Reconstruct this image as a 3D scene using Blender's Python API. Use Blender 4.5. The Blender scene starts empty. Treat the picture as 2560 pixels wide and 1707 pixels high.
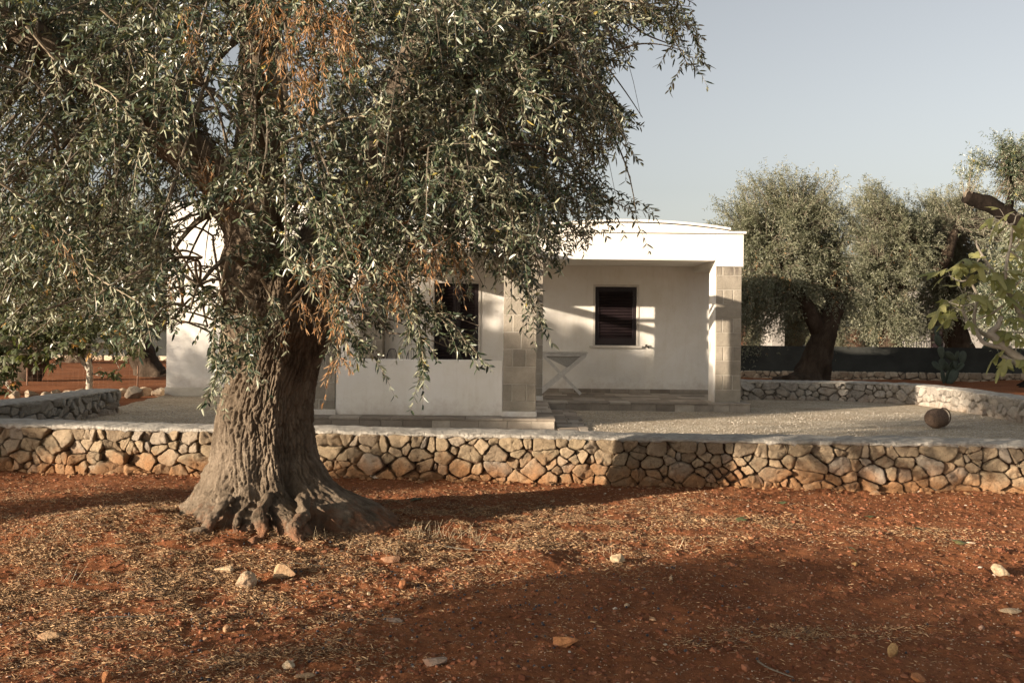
import bpy, math, random
import numpy as np

# ------------------------------------------------------------------ camera
F = 2489.0            # focal length in photo pixels (photo 2560 wide)
HV = 804.0            # row of the horizon at the middle column
CZ = 1.63             # eye height above the red soil
ROLL = 0.0105
S = bpy.context.scene
COL = S.collection
cam = bpy.data.cameras.new('camera')
cam.sensor_width = 36.0
cam.lens = 36.0 * F / 2560.0
cam.shift_y = -(853.5 - HV) / 2560.0
cam.clip_start = 0.05
cam.clip_end = 2000
camo = bpy.data.objects.new('camera', cam)
COL.objects.link(camo)
camo.location = (0, 0, CZ)
camo.rotation_euler = (math.radians(90), -ROLL, 0)
S.camera = camo

# ------------------------------------------------------------------ sun and sky
AZ = math.radians(33)      # light travels towards (+cos, +sin)
EL = math.radians(11.5)
to_sun = np.array([-math.cos(AZ) * math.cos(EL), -math.sin(AZ) * math.cos(EL), math.sin(EL)])
from mathutils import Vector
sun = bpy.data.lights.new('sun', 'SUN')
sun.energy = 5.0
sun.angle = math.radians(0.55)
sun.color = (1.0, 0.84, 0.67)
suno = bpy.data.objects.new('sun', sun)
COL.objects.link(suno)
suno.rotation_euler = Vector(to_sun.tolist()).to_track_quat('Z', 'Y').to_euler()
W = bpy.data.worlds.new('World')
S.world = W
W.use_nodes = True
nt = W.node_tree
nt.nodes.clear()
sky = nt.nodes.new('ShaderNodeTexSky')
sky.sky_type = 'NISHITA'
sky.sun_disc = False
sky.sun_elevation = EL
sky.sun_rotation = math.atan2(to_sun[0], to_sun[1])
sky.air_density = 1.0
sky.dust_density = 2.0
sky.ozone_density = 1.0
hs = nt.nodes.new('ShaderNodeHueSaturation')
hs.inputs['Saturation'].default_value = 0.37
tint = nt.nodes.new('ShaderNodeMix')
tint.data_type = 'RGBA'
tint.blend_type = 'MULTIPLY'
tint.inputs[0].default_value = 1.0
tint.inputs[7].default_value = (1.0, 0.965, 0.945, 1)
bg = nt.nodes.new('ShaderNodeBackground')
bg.inputs['Strength'].default_value = 0.083
wo = nt.nodes.new('ShaderNodeOutputWorld')
nt.links.new(sky.outputs[0], hs.inputs['Color'])
nt.links.new(hs.outputs[0], tint.inputs[6])
nt.links.new(tint.outputs[2], bg.inputs['Color'])
nt.links.new(bg.outputs[0], wo.inputs['Surface'])
S.view_settings.view_transform = 'Standard'
S.view_settings.look = 'None'
S.view_settings.exposure = 1.15
S.view_settings.gamma = 1.0
S.cycles.max_bounces = 6

# ------------------------------------------------------------------ measuring helpers
def P(u, v, Y):
    """world point seen at photo pixel (u, v), lying at distance Y"""
    a, b = u - 1280.0, v - HV
    x = a * math.cos(ROLL) + b * math.sin(ROLL)
    y = b * math.cos(ROLL) - a * math.sin(ROLL)
    return np.array([x * Y / F, Y, CZ - y * Y / F])

def G(u, v, z=0.0):
    """world point seen at photo pixel (u, v), lying at height z"""
    a, b = u - 1280.0, v - HV
    y = b * math.cos(ROLL) - a * math.sin(ROLL)
    return P(u, v, (CZ - z) * F / y)

def O(x, y, Y):
    return P(x * 1.08844, y * 1.08844, Y)

def proj(p):
    """world points (n,3) -> overview pixels (photo / 1.08844)"""
    Y = np.maximum(p[:, 1], 0.1)
    x = p[:, 0] * F / Y
    y = (CZ - p[:, 2]) * F / Y
    u = x * math.cos(ROLL) - y * math.sin(ROLL) + 1280
    v = y * math.cos(ROLL) + x * math.sin(ROLL) + HV
    return u / 1.08844, v / 1.08844

def inside(poly, x, y):
    poly = np.asarray(poly, float)
    r = np.zeros(x.shape, bool)
    n = len(poly)
    for i in range(n):
        x1, y1 = poly[i]
        x2, y2 = poly[(i + 1) % n]
        if y1 == y2:
            continue
        c = ((y1 > y) != (y2 > y)) & (x < (x2 - x1) * (y - y1) / (y2 - y1) + x1)
        r ^= c
    return r

# ------------------------------------------------------------------ noise
_rng = np.random.default_rng(5)
_perm = np.concatenate([_rng.permutation(256)] * 3)
_grad = _rng.normal(size=(256, 3))
_grad /= np.linalg.norm(_grad, axis=1)[:, None]

def pn(x, y, z=None):
    x = np.asarray(x, float); y = np.asarray(y, float)
    x, y = np.broadcast_arrays(x, y)
    z = np.zeros(x.shape) if z is None else np.broadcast_to(np.asarray(z, float), x.shape)
    xi = np.floor(x).astype(int); yi = np.floor(y).astype(int); zi = np.floor(z).astype(int)
    xf = x - xi; yf = y - yi; zf = z - zi
    u = xf * xf * xf * (xf * (xf * 6 - 15) + 10)
    v = yf * yf * yf * (yf * (yf * 6 - 15) + 10)
    w = zf * zf * zf * (zf * (zf * 6 - 15) + 10)
    xi &= 255; yi &= 255; zi &= 255
    def g(dx, dy, dz):
        h = _perm[_perm[_perm[xi + dx] + yi + dy] + zi + dz]
        gr = _grad[h]
        return gr[..., 0] * (xf - dx) + gr[..., 1] * (yf - dy) + gr[..., 2] * (zf - dz)
    def lerp(a, b, t):
        return a + (b - a) * t
    return 1.6 * lerp(lerp(lerp(g(0, 0, 0), g(1, 0, 0), u), lerp(g(0, 1, 0), g(1, 1, 0), u), v),
                      lerp(lerp(g(0, 0, 1), g(1, 0, 1), u), lerp(g(0, 1, 1), g(1, 1, 1), u), v), w)

def fbm(x, y, z=None, o=4):
    s = 0; a = 1.0; f = 1.0
    for i in range(o):
        s = s + a * pn(np.asarray(x) * f + 17.3 * i, np.asarray(y) * f + 5.1 * i, None if z is None else np.asarray(z) * f)
        a *= 0.5; f *= 2.03
    return s

def sstep(a, b, x):
    t = np.clip((np.asarray(x, float) - a) / (b - a), 0, 1)
    return t * t * (3 - 2 * t)

# ------------------------------------------------------------------ objects
def mesh_np(name, V, quads=None, tris=None, mat=None, parent=None, smooth=False, ngons=None, mats=None, midx=None):
    V = np.asarray(V, np.float32).reshape(-1, 3)
    me = bpy.data.meshes.new(name)
    idx = []; sizes = []
    if quads is not None and len(quads):
        q = np.asarray(quads, np.int32).reshape(-1, 4); idx.append(q.ravel()); sizes.append(np.full(len(q), 4, np.int32))
    if tris is not None and len(tris):
        t = np.asarray(tris, np.int32).reshape(-1, 3); idx.append(t.ravel()); sizes.append(np.full(len(t), 3, np.int32))
    if ngons:
        for n in ngons:
            idx.append(np.asarray(n, np.int32)); sizes.append(np.array([len(n)], np.int32))
    idx = np.concatenate(idx); sizes = np.concatenate(sizes)
    me.vertices.add(len(V)); me.vertices.foreach_set('co', V.ravel())
    me.loops.add(len(idx)); me.loops.foreach_set('vertex_index', idx)
    me.polygons.add(len(sizes))
    st = np.zeros(len(sizes), np.int32); st[1:] = np.cumsum(sizes)[:-1]
    me.polygons.foreach_set('loop_start', st)
    me.polygons.foreach_set('loop_total', sizes)
    me.polygons.foreach_set('use_smooth', np.full(len(sizes), bool(smooth)))
    for m in (mats or [mat]):
        if m is not None:
            me.materials.append(m)
    if midx is not None:
        me.polygons.foreach_set('material_index', np.asarray(midx, np.int32))
    me.update(calc_edges=True)
    me.validate()
    o = bpy.data.objects.new(name, me)
    COL.objects.link(o)
    if parent is not None:
        o.parent = parent
        o.location = [-c for c in parent.location] if parent.parent is None else (0, 0, 0)
    return o

def tag(o, label=None, cat=None, group=None, kind=None):
    if label: o['label'] = label
    if cat: o['category'] = cat
    if group: o['group'] = group
    if kind: o['kind'] = kind
    return o

def empty(name, loc, label, cat, group=None):
    o = bpy.data.objects.new(name, None)
    o.empty_display_size = 0.2
    o.location = [float(c) for c in loc]
    COL.objects.link(o)
    return tag(o, label, cat, group)

class MB:
    """collects shapes for one mesh"""
    def __init__(s):
        s.V = []; s.Q = []; s.T = []; s.n = 0; s.mq = []; s.mt = []
    def add(s, V, Q=None, T=None, m=0):
        V = np.asarray(V, float).reshape(-1, 3)
        if Q is not None and len(Q):
            q = np.asarray(Q, int).reshape(-1, 4); s.Q.append(q + s.n); s.mq += [m] * len(q)
        if T is not None and len(T):
            t = np.asarray(T, int).reshape(-1, 3); s.T.append(t + s.n); s.mt += [m] * len(t)
        s.V.append(V); s.n += len(V)
    def box(s, lo, hi, b=0.0, m=0, M=None):
        lo = np.array(lo, float); hi = np.array(hi, float)
        if b <= 0:
            V = np.array([[x, y, z] for z in (lo[2], hi[2]) for y in (lo[1], hi[1]) for x in (lo[0], hi[0])])
            Q = [[0, 2, 3, 1], [4, 5, 7, 6], [0, 1, 5, 4], [2, 6, 7, 3], [0, 4, 6, 2], [1, 3, 7, 5]]  # outward
            if M is not None: V = M(V)
            s.add(V, Q, m=m)
            return
        # bevelled box: 24 verts
        V = []; ix = {}
        for cx in (0, 1):
            for cy in (0, 1):
                for cz in (0, 1):
                    c = np.where([cx, cy, cz], hi, lo)
                    d = np.where([cx, cy, cz], -1.0, 1.0) * b
                    for ax in range(3):
                        p = c + d; p[ax] = c[ax]
                        ix[(cx, cy, cz, ax)] = len(V); V.append(p)
        Q = []; T = []
        for ax in range(3):
            o1, o2 = [a for a in range(3) if a != ax]
            for sd in (0, 1):
                f = []
                for a, b_ in ((0, 0), (1, 0), (1, 1), (0, 1)):
                    k = [0, 0, 0]; k[ax] = sd; k[o1] = a; k[o2] = b_
                    f.append(ix[(k[0], k[1], k[2], ax)])
                Q.append(f)
            for a in (0, 1):
                for b_ in (0, 1):
                    k0 = [0, 0, 0]; k1 = [0, 0, 0]; k0[ax] = 0; k1[ax] = 1
                    k0[o1] = k1[o1] = a; k0[o2] = k1[o2] = b_
                    Q.append([ix[(*k0, o1)], ix[(*k1, o1)], ix[(*k1, o2)], ix[(*k0, o2)]])
        for cx in (0, 1):
            for cy in (0, 1):
                for cz in (0, 1):
                    T.append([ix[(cx, cy, cz, a)] for a in range(3)])
        V = np.array(V)
        if M is not None: V = M(V)
        # make normals point outwards
        c = V.mean(0)
        def fix(fs):
            out = []
            for f in fs:
                p = V[f]; n = np.cross(p[1] - p[0], p[2] - p[0])
                out.append(f if np.dot(n, p.mean(0) - c) > 0 else f[::-1])
            return out
        s.add(V, fix(Q), fix(T), m=m)
    def tube(s, pts, r, n=8, m=0, cap=True, disp=None):
        pts = np.asarray(pts, float); k = len(pts)
        r = np.broadcast_to(np.asarray(r, float), (k,))
        T = np.gradient(pts, axis=0); T /= np.maximum(np.linalg.norm(T, axis=1), 1e-9)[:, None]
        up = np.array([0.0, 0, 1]) if abs(T[0, 2]) < 0.9 else np.array([1.0, 0, 0])
        A = np.cross(T[0], up); A /= np.linalg.norm(A)
        V = []
        th = np.arange(n) / n * 2 * math.pi
        for i in range(k):
            A = A - T[i] * np.dot(A, T[i]); A /= max(np.linalg.norm(A), 1e-9)
            B = np.cross(T[i], A)
            rr = r[i] * np.ones(n)
            ring = np.cos(th)[:, None] * A + np.sin(th)[:, None] * B
            if disp is not None:
                rr = rr + disp(pts[i] + ring * r[i], th, i)
            V.append(pts[i] + ring * rr[:, None])
        V = np.concatenate(V)
        i = np.arange(k - 1)[:, None] * n; j = np.arange(n)[None, :]; j2 = (j + 1) % n
        Q = np.stack([i + j, i + j2, i + n + j2, i + n + j], -1).reshape(-1, 4)
        Tr = []
        if cap:
            V = np.concatenate([V, pts[:1], pts[-1:]])
            a, b = k * n, k * n + 1
            Tr = [[a, (q + 1) % n, q] for q in range(n)] + [[b, (k - 1) * n + q, (k - 1) * n + (q + 1) % n] for q in range(n)]
        s.add(V, Q, Tr, m=m)
    def build(s, name, mat, parent=None, smooth=False, mats=None):
        V = np.concatenate(s.V)
        Q = np.concatenate(s.Q) if s.Q else None
        T = np.concatenate(s.T) if s.T else None
        return mesh_np(name, V, Q, T, mat, parent, smooth, mats=mats, midx=(s.mq + s.mt) if mats else None)

def spline(pts, n):
    pts = np.asarray(pts, float)
    k = len(pts)
    e = np.concatenate([[2 * pts[0] - pts[1]], pts, [2 * pts[-1] - pts[-2]]])
    t = np.linspace(0, k - 1 - 1e-9, n)
    i = t.astype(int); f = (t - i)[:, None]
    p0, p1, p2, p3 = e[i], e[i + 1], e[i + 2], e[i + 3]
    return 0.5 * (2 * p1 + (p2 - p0) * f + (2 * p0 - 5 * p1 + 4 * p2 - p3) * f ** 2 + (3 * p1 - p0 - 3 * p2 + p3) * f ** 3)

def unit(a):
    return a / np.maximum(np.linalg.norm(a, axis=-1, keepdims=True), 1e-9)

# ------------------------------------------------------------------ materials
def newmat(name):
    m = bpy.data.materials.new(name); m.use_nodes = True
    t = m.node_tree
    b = t.nodes['Principled BSDF']
    b.inputs['Roughness'].default_value = 0.8
    b.inputs['Specular IOR Level'].default_value = 0.25
    return m, t, b

def nd(t, typ, **kw):
    n = t.nodes.new(typ)
    for k, v in kw.items():
        if k in n.inputs.keys(): n.inputs[k].default_value = v
        else: setattr(n, k, v)
    return n

def ramp(t, src, stops, interp='LINEAR'):
    r = t.nodes.new('ShaderNodeValToRGB')
    r.color_ramp.interpolation = interp
    e = r.color_ramp.elements
    while len(e) < len(stops): e.new(0.5)
    for el, (p, c) in zip(e, stops):
        el.position = p; el.color = (*c, 1) if len(c) == 3 else c
    t.links.new(src, r.inputs[0])
    return r.outputs[0]

def mix(t, a, b, fac, blend='MIX'):
    m = t.nodes.new('ShaderNodeMix'); m.data_type = 'RGBA'; m.blend_type = blend
    def put(s, v):
        if isinstance(v, (tuple, list)): s.default_value = (*v, 1) if len(v) == 3 else v
        elif isinstance(v, (int, float)): s.default_value = v
        else: t.links.new(v, s)
    put(m.inputs[0], fac); put(m.inputs[6], a); put(m.inputs[7], b)
    return m.outputs[2]

def coords(t, scale=(1, 1, 1)):
    g = t.nodes.new('ShaderNodeNewGeometry')
    mp = t.nodes.new('ShaderNodeMapping'); mp.inputs['Scale'].default_value = scale
    t.links.new(g.outputs['Position'], mp.inputs['Vector'])
    return mp.outputs[0]

def noise(t, vec, scale, detail=4, rough=0.6, dist=0.0):
    n = t.nodes.new('ShaderNodeTexNoise')
    n.inputs['Scale'].default_value = scale; n.inputs['Detail'].default_value = detail
    n.inputs['Roughness'].default_value = rough; n.inputs['Distortion'].default_value = dist
    t.links.new(vec, n.inputs['Vector'])
    return n.outputs['Fac']

def vor(t, vec, scale, feature='F1', out='Distance'):
    n = t.nodes.new('ShaderNodeTexVoronoi'); n.feature = feature
    n.inputs['Scale'].default_value = scale
    t.links.new(vec, n.inputs['Vector'])
    return n.outputs[out]

def bump(t, b, hs, dist, strength=1.0, prev=None):
    n = t.nodes.new('ShaderNodeBump'); n.inputs['Distance'].default_value = dist
    n.inputs['Strength'].default_value = strength
    t.links.new(hs, n.inputs['Height'])
    if prev is not None: t.links.new(prev, n.inputs['Normal'])
    t.links.new(n.outputs[0], b.inputs['Normal'])
    return n.outputs[0]

def island(t):
    return t.nodes.new('ShaderNodeNewGeometry').outputs['Random Per Island']

def simple(name, c1, c2, scale=4, rough=0.8, bs=40, bd=0.003, spec=0.25):
    m, t, b = newmat(name)
    v = coords(t)
    t.links.new(ramp(t, noise(t, v, scale, 6), [(0.3, c1), (0.7, c2)]), b.inputs['Base Color'])
    b.inputs['Roughness'].default_value = rough
    b.inputs['Specular IOR Level'].default_value = spec
    bump(t, b, noise(t, v, bs, 5), bd)
    return m

def m_plaster():
    m, t, b = newmat('white_lime_plaster')
    v = coords(t)
    c = ramp(t, noise(t, v, 1.1, 6, 0.65), [(0.3, (0.73, 0.695, 0.625)), (0.62, (0.80, 0.77, 0.71))])
    # red earth splashed on the foot of the walls, and rain streaks higher up
    sp = nd(t, 'ShaderNodeSeparateXYZ'); t.links.new(nd(t, 'ShaderNodeNewGeometry').outputs['Position'], sp.inputs[0])
    mr = nd(t, 'ShaderNodeMapRange')
    for k_, v_ in (('From Min', 0.2), ('From Max', 0.75), ('To Min', 0.36), ('To Max', -0.2)): mr.inputs[k_].default_value = v_
    t.links.new(sp.outputs[2], mr.inputs['Value'])
    ad = nd(t, 'ShaderNodeMath', operation='ADD'); t.links.new(mr.outputs[0], ad.inputs[0]); t.links.new(noise(t, v, 5, 6, 0.75), ad.inputs[1])
    c = mix(t, c, (0.50, 0.42, 0.34), ramp(t, ad.outputs[0], [(0.55, (0, 0, 0)), (0.85, (0.55, 0.55, 0.55))]))
    blot = ramp(t, noise(t, v, 2.3, 7, 0.7), [(0.42, (1, 1, 1)), (0.72, (0.93, 0.915, 0.87))])
    c = mix(t, c, blot, 1.0, 'MULTIPLY')
    vs = coords(t, (6, 6, 0.7))
    st = ramp(t, noise(t, vs, 1.6, 5, 0.7), [(0.52, (1, 1, 1)), (0.8, (0.86, 0.83, 0.77))])
    t.links.new(mix(t, c, st, 0.6, 'MULTIPLY'), b.inputs['Base Color'])
    b.inputs['Roughness'].default_value = 0.9
    n1 = bump(t, b, noise(t, v, 3.0, 3), 0.012, 0.6)
    bump(t, b, noise(t, v, 60, 4), 0.002, 0.7, n1)
    return m

def m_tufo():
    m, t, b = newmat('tufo_stone_blocks')
    v = coords(t)
    c = ramp(t, island(t), [(0.0, (0.285, 0.255, 0.21)), (0.5, (0.335, 0.30, 0.245)), (1.0, (0.38, 0.34, 0.28))])
    n = ramp(t, noise(t, v, 7, 6, 0.7), [(0.3, (0.78, 0.77, 0.74)), (0.7, (1.08, 1.06, 1.03))])
    c = mix(t, c, n, 1.0, 'MULTIPLY')
    pores = ramp(t, vor(t, v, 55), [(0.05, (0.55, 0.5, 0.45)), (0.2, (1, 1, 1))])
    c = mix(t, c, pores, 0.6, 'MULTIPLY')
    # black mould running down from under the beam
    sp = nd(t, 'ShaderNodeSeparateXYZ'); t.links.new(nd(t, 'ShaderNodeNewGeometry').outputs['Position'], sp.inputs[0])
    mr = nd(t, 'ShaderNodeMapRange')
    for k_, v_ in (('From Min', 2.1), ('From Max', 2.62), ('To Min', -0.25), ('To Max', 0.16)): mr.inputs[k_].default_value = v_
    t.links.new(sp.outputs[2], mr.inputs['Value'])
    ad = nd(t, 'ShaderNodeMath', operation='ADD'); t.links.new(mr.outputs[0], ad.inputs[0]); t.links.new(noise(t, coords(t, (1, 1, 0.12)), 7, 4, 0.7), ad.inputs[1])
    c = mix(t, c, (0.13, 0.11, 0.09), ramp(t, ad.outputs[0], [(0.58, (0, 0, 0)), (0.75, (0.75, 0.75, 0.75))]))
    t.links.new(c, b.inputs['Base Color'])
    n1 = bump(t, b, noise(t, v, 18, 5, 0.7), 0.008)
    bump(t, b, vor(t, v, 60), 0.004, 0.6, n1)
    b.inputs['Roughness'].default_value = 0.95
    return m

def m_stone(name, cols, orange=0.5, zlo=0.0, zhi=0.42):
    m, t, b = newmat(name)
    v = coords(t)
    c = ramp(t, island(t), cols)
    n = ramp(t, noise(t, v, 9, 7, 0.72), [(0.25, (0.62, 0.60, 0.58)), (0.5, (0.98, 0.97, 0.95)), (0.75, (1.15, 1.12, 1.08))])
    c = mix(t, c, n, 1.0, 'MULTIPLY')
    # iron-red earth stain, stronger on the lower courses
    sp = nd(t, 'ShaderNodeSeparateXYZ')
    t.links.new(nd(t, 'ShaderNodeNewGeometry').outputs['Position'], sp.inputs[0])
    mr = nd(t, 'ShaderNodeMapRange')
    mr.inputs['From Min'].default_value = zlo; mr.inputs['From Max'].default_value = zhi
    mr.inputs['To Min'].default_value = 0.30; mr.inputs['To Max'].default_value = -0.22
    t.links.new(sp.outputs[2], mr.inputs['Value'])
    ad = nd(t, 'ShaderNodeMath', operation='ADD'); t.links.new(mr.outputs[0], ad.inputs[0]); t.links.new(noise(t, v, 3.2, 5, 0.65), ad.inputs[1])
    st = ramp(t, ad.outputs[0], [(0.48, (0, 0, 0)), (0.78, (1, 1, 1))])
    ms = nd(t, 'ShaderNodeMath', operation='MULTIPLY'); t.links.new(st, ms.inputs[0]); ms.inputs[1].default_value = orange
    c = mix(t, c, (0.38, 0.19, 0.080), ms.outputs[0])
    pits = ramp(t, noise(t, v, 38, 4, 0.8), [(0.33, (0.45, 0.42, 0.38)), (0.45, (1, 1, 1))])
    c = mix(t, c, pits, 0.7, 'MULTIPLY')
    t.links.new(c, b.inputs['Base Color'])
    b.inputs['Roughness'].default_value = 0.92
    n1 = bump(t, b, noise(t, v, 14, 8, 0.8), 0.05, 1.0)
    bump(t, b, noise(t, v, 70, 4, 0.7), 0.006, 0.8, n1)
    return m

def m_soil():
    m, t, b = newmat('red_soil')
    v = coords(t)
    c = ramp(t, noise(t, v, 1.3, 7, 0.7), [(0.3, (0.16, 0.060, 0.026)), (0.5, (0.235, 0.093, 0.040)), (0.72, (0.31, 0.132, 0.060))])
    c2 = ramp(t, noise(t, v, 26, 5, 0.75), [(0.3, (0.68, 0.64, 0.62)), (0.7, (1.2, 1.18, 1.15))])
    c = mix(t, c, c2, 1.0, 'MULTIPLY')
    # fine chips of limestone
    vc = nd(t, 'ShaderNodeTexVoronoi'); vc.inputs['Scale'].default_value = 52
    t.links.new(v, vc.inputs['Vector'])
    spk = ramp(t, vc.outputs['Distance'], [(0.14, (1, 1, 1)), (0.20, (0, 0, 0))])
    sel = ramp(t, nd_sep(t, vc.outputs['Color']), [(0.72, (0, 0, 0)), (0.76, (1, 1, 1))])
    mm = nd(t, 'ShaderNodeMath', operation='MULTIPLY'); t.links.new(spk, mm.inputs[0]); t.links.new(sel, mm.inputs[1])
    c = mix(t, c, (0.52, 0.36, 0.22), mm.outputs[0])
    t.links.new(c, b.inputs['Base Color'])
    b.inputs['Roughness'].default_value = 0.95
    b.inputs['Specular IOR Level'].default_value = 0.1
    n1 = bump(t, b, noise(t, v, 34, 6, 0.75), 0.012, 1.0)
    bump(t, b, noise(t, v, 130, 3, 0.7), 0.004, 0.9, n1)
    return m

def nd_sep(t, c):
    s = t.nodes.new('ShaderNodeSeparateColor'); t.links.new(c, s.inputs[0])
    return s.outputs[0]

def m_gravel():
    m, t, b = newmat('limestone_gravel')
    v = coords(t)
    vc = nd(t, 'ShaderNodeTexVoronoi'); vc.inputs['Scale'].default_value = 48
    t.links.new(v, vc.inputs['Vector'])
    c = ramp(t, nd_sep(t, vc.outputs['Color']), [(0.0, (0.33, 0.275, 0.195)), (0.5, (0.52, 0.455, 0.345)), (1.0, (0.70, 0.63, 0.50))])
    big = ramp(t, noise(t, coords(t, (0.5, 1.2, 1)), 1.1, 7, 0.75), [(0.32, (0.70, 0.63, 0.56)), (0.66, (1.06, 1.05, 1.03))])
    c = mix(t, c, big, 1.0, 'MULTIPLY')
    fine = ramp(t, noise(t, v, 16, 4, 0.8), [(0.32, (0.62, 0.58, 0.52)), (0.5, (1, 1, 1))])
    c = mix(t, c, fine, 0.8, 'MULTIPLY')
    t.links.new(c, b.inputs['Base Color'])
    b.inputs['Roughness'].default_value = 0.9
    n1 = bump(t, b, vc.outputs['Distance'], -0.02, 1.0)
    bump(t, b, noise(t, v, 12, 5, 0.7), 0.02, 0.8, n1)
    return m

def m_leaf(name, top, top2, under, rough=0.42, trans=0.12, spec=0.5, yellow=None):
    m, t, b = newmat(name)
    g = nd(t, 'ShaderNodeNewGeometry')
    st = [(0.0, top), (0.75, top2)] + ([(0.965, top2), (0.985, yellow)] if yellow else [])
    c = ramp(t, g.outputs['Random Per Island'], st)
    c = mix(t, c, under, g.outputs['Backfacing'])
    t.links.new(c, b.inputs['Base Color'])
    b.inputs['Roughness'].default_value = rough
    b.inputs['Specular IOR Level'].default_value = spec
    tr = nd(t, 'ShaderNodeBsdfTranslucent')
    t.links.new(mix(t, c, (1.3, 1.5, 0.5), 1.0, 'MULTIPLY'), tr.inputs['Color'])
    ms = nd(t, 'ShaderNodeMixShader'); ms.inputs[0].default_value = trans
    t.links.new(b.outputs[0], ms.inputs[1]); t.links.new(tr.outputs[0], ms.inputs[2])
    t.links.new(ms.outputs[0], t.nodes['Material Output'].inputs['Surface'])
    return m

def m_bark(name, c1, c2, c3, scale=9, zs=0.28, dirt=False):
    m, t, b = newmat(name)
    v = coords(t, (1, 1, zs))
    vv = coords(t)
    n = noise(t, v, scale, 7, 0.72, 0.6)
    c = ramp(t, n, [(0.28, c1), (0.5, c2), (0.72, c3)])
    c = mix(t, c, ramp(t, noise(t, vv, 2.2, 4, 0.6), [(0.35, (0.72, 0.68, 0.62)), (0.7, (1.12, 1.1, 1.06))]), 1.0, 'MULTIPLY')
    if dirt:
        sp = nd(t, 'ShaderNodeSeparateXYZ'); t.links.new(nd(t, 'ShaderNodeNewGeometry').outputs['Position'], sp.inputs[0])
        mr = nd(t, 'ShaderNodeMapRange')
        for k_, v_ in (('From Min', 0.0), ('From Max', 0.42), ('To Min', 0.32), ('To Max', -0.25)): mr.inputs[k_].default_value = v_
        t.links.new(sp.outputs[2], mr.inputs['Value'])
        ad = nd(t, 'ShaderNodeMath', operation='ADD'); t.links.new(mr.outputs[0], ad.inputs[0]); t.links.new(noise(t, vv, 7, 5, 0.7), ad.inputs[1])
        c = mix(t, c, (0.27, 0.13, 0.07), ramp(t, ad.outputs[0], [(0.50, (0, 0, 0)), (0.72, (0.85, 0.85, 0.85))]))
    t.links.new(c, b.inputs['Base Color'])
    b.inputs['Roughness'].default_value = 0.95
    b.inputs['Specular IOR Level'].default_value = 0.1
    n1 = bump(t, b, noise(t, v, scale * 3.6, 8, 0.8, 0.6), 0.028, 1.0)
    bump(t, b, noise(t, vv, 90, 4, 0.7), 0.003, 0.8, n1)
    return m

MT = {}
MT['plaster'] = m_plaster()
MT['tufo'] = m_tufo()
MT['mortar'] = simple('pale_mortar', (0.36, 0.325, 0.265), (0.46, 0.42, 0.35), 9, 0.95, 60, 0.004)
MT['cap'] = simple('wall_cap_mortar', (0.27, 0.245, 0.205), (0.50, 0.465, 0.40), 13, 0.95, 30, 0.035)
MT['drystone'] = m_stone('dry_limestone', [(0.0, (0.28, 0.215, 0.145)), (0.3, (0.38, 0.295, 0.19)), (0.7, (0.46, 0.355, 0.235)), (1.0, (0.36, 0.31, 0.25))], 0.85)
MT['greystone'] = m_stone('pale_grey_limestone', [(0.0, (0.33, 0.30, 0.26)), (0.5, (0.42, 0.385, 0.33)), (1.0, (0.50, 0.46, 0.40))], 0.25)
MT['farstone'] = m_stone('far_limestone', [(0.0, (0.38, 0.32, 0.24)), (0.5, (0.52, 0.44, 0.33)), (1.0, (0.58, 0.50, 0.38))], 0.2)
MT['core'] = simple('wall_core_earth', (0.075, 0.045, 0.028), (0.14, 0.085, 0.055), 12, 1.0, 60, 0.01)
MT['core_grey'] = simple('wall_core_grit', (0.13, 0.11, 0.085), (0.20, 0.17, 0.135), 12, 1.0, 60, 0.01)
MT['soil'] = m_soil()
MT['gravel'] = m_gravel()
MT['bark'] = m_bark('olive_bark', (0.055, 0.042, 0.032), (0.215, 0.172, 0.128), (0.35, 0.292, 0.225), dirt=True)
MT['bark_black'] = m_bark('shade_blackened_bark', (0.008, 0.006, 0.005), (0.018, 0.014, 0.011), (0.035, 0.027, 0.022), 5)  # dark bark, with the shade on the sawn limb put into its colour
MT['bark_far'] = m_bark('dark_olive_bark', (0.035, 0.025, 0.018), (0.07, 0.052, 0.038), (0.11, 0.085, 0.065), 5)
MT['twig'] = simple('olive_twig_bark', (0.10, 0.08, 0.06), (0.22, 0.185, 0.135), 14, 0.9, 60, 0.001)
MT['fig_bark'] = simple('pale_fig_bark', (0.30, 0.26, 0.20), (0.46, 0.41, 0.33), 7, 0.85, 40, 0.004)
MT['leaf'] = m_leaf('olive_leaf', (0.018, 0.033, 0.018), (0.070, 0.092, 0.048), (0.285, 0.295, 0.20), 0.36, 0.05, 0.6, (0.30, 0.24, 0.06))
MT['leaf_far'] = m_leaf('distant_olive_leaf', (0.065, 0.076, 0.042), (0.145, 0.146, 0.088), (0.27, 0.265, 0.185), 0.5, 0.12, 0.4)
MT['dry'] = m_leaf('dead_olive_leaf', (0.26, 0.11, 0.045), (0.46, 0.26, 0.12), (0.44, 0.27, 0.14), 0.7, 0.15, 0.2)
MT['fig_leaf'] = m_leaf('fig_leaf', (0.20, 0.21, 0.075), (0.37, 0.35, 0.14), (0.34, 0.33, 0.16), 0.55, 0.22, 0.35)
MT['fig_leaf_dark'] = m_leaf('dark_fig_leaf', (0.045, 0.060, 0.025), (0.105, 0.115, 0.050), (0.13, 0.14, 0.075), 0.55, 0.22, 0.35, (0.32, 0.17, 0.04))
# ------------------------------------------------------------------ ground
TRX, TRY = -1.86, 7.72          # trunk of the big olive
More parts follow.
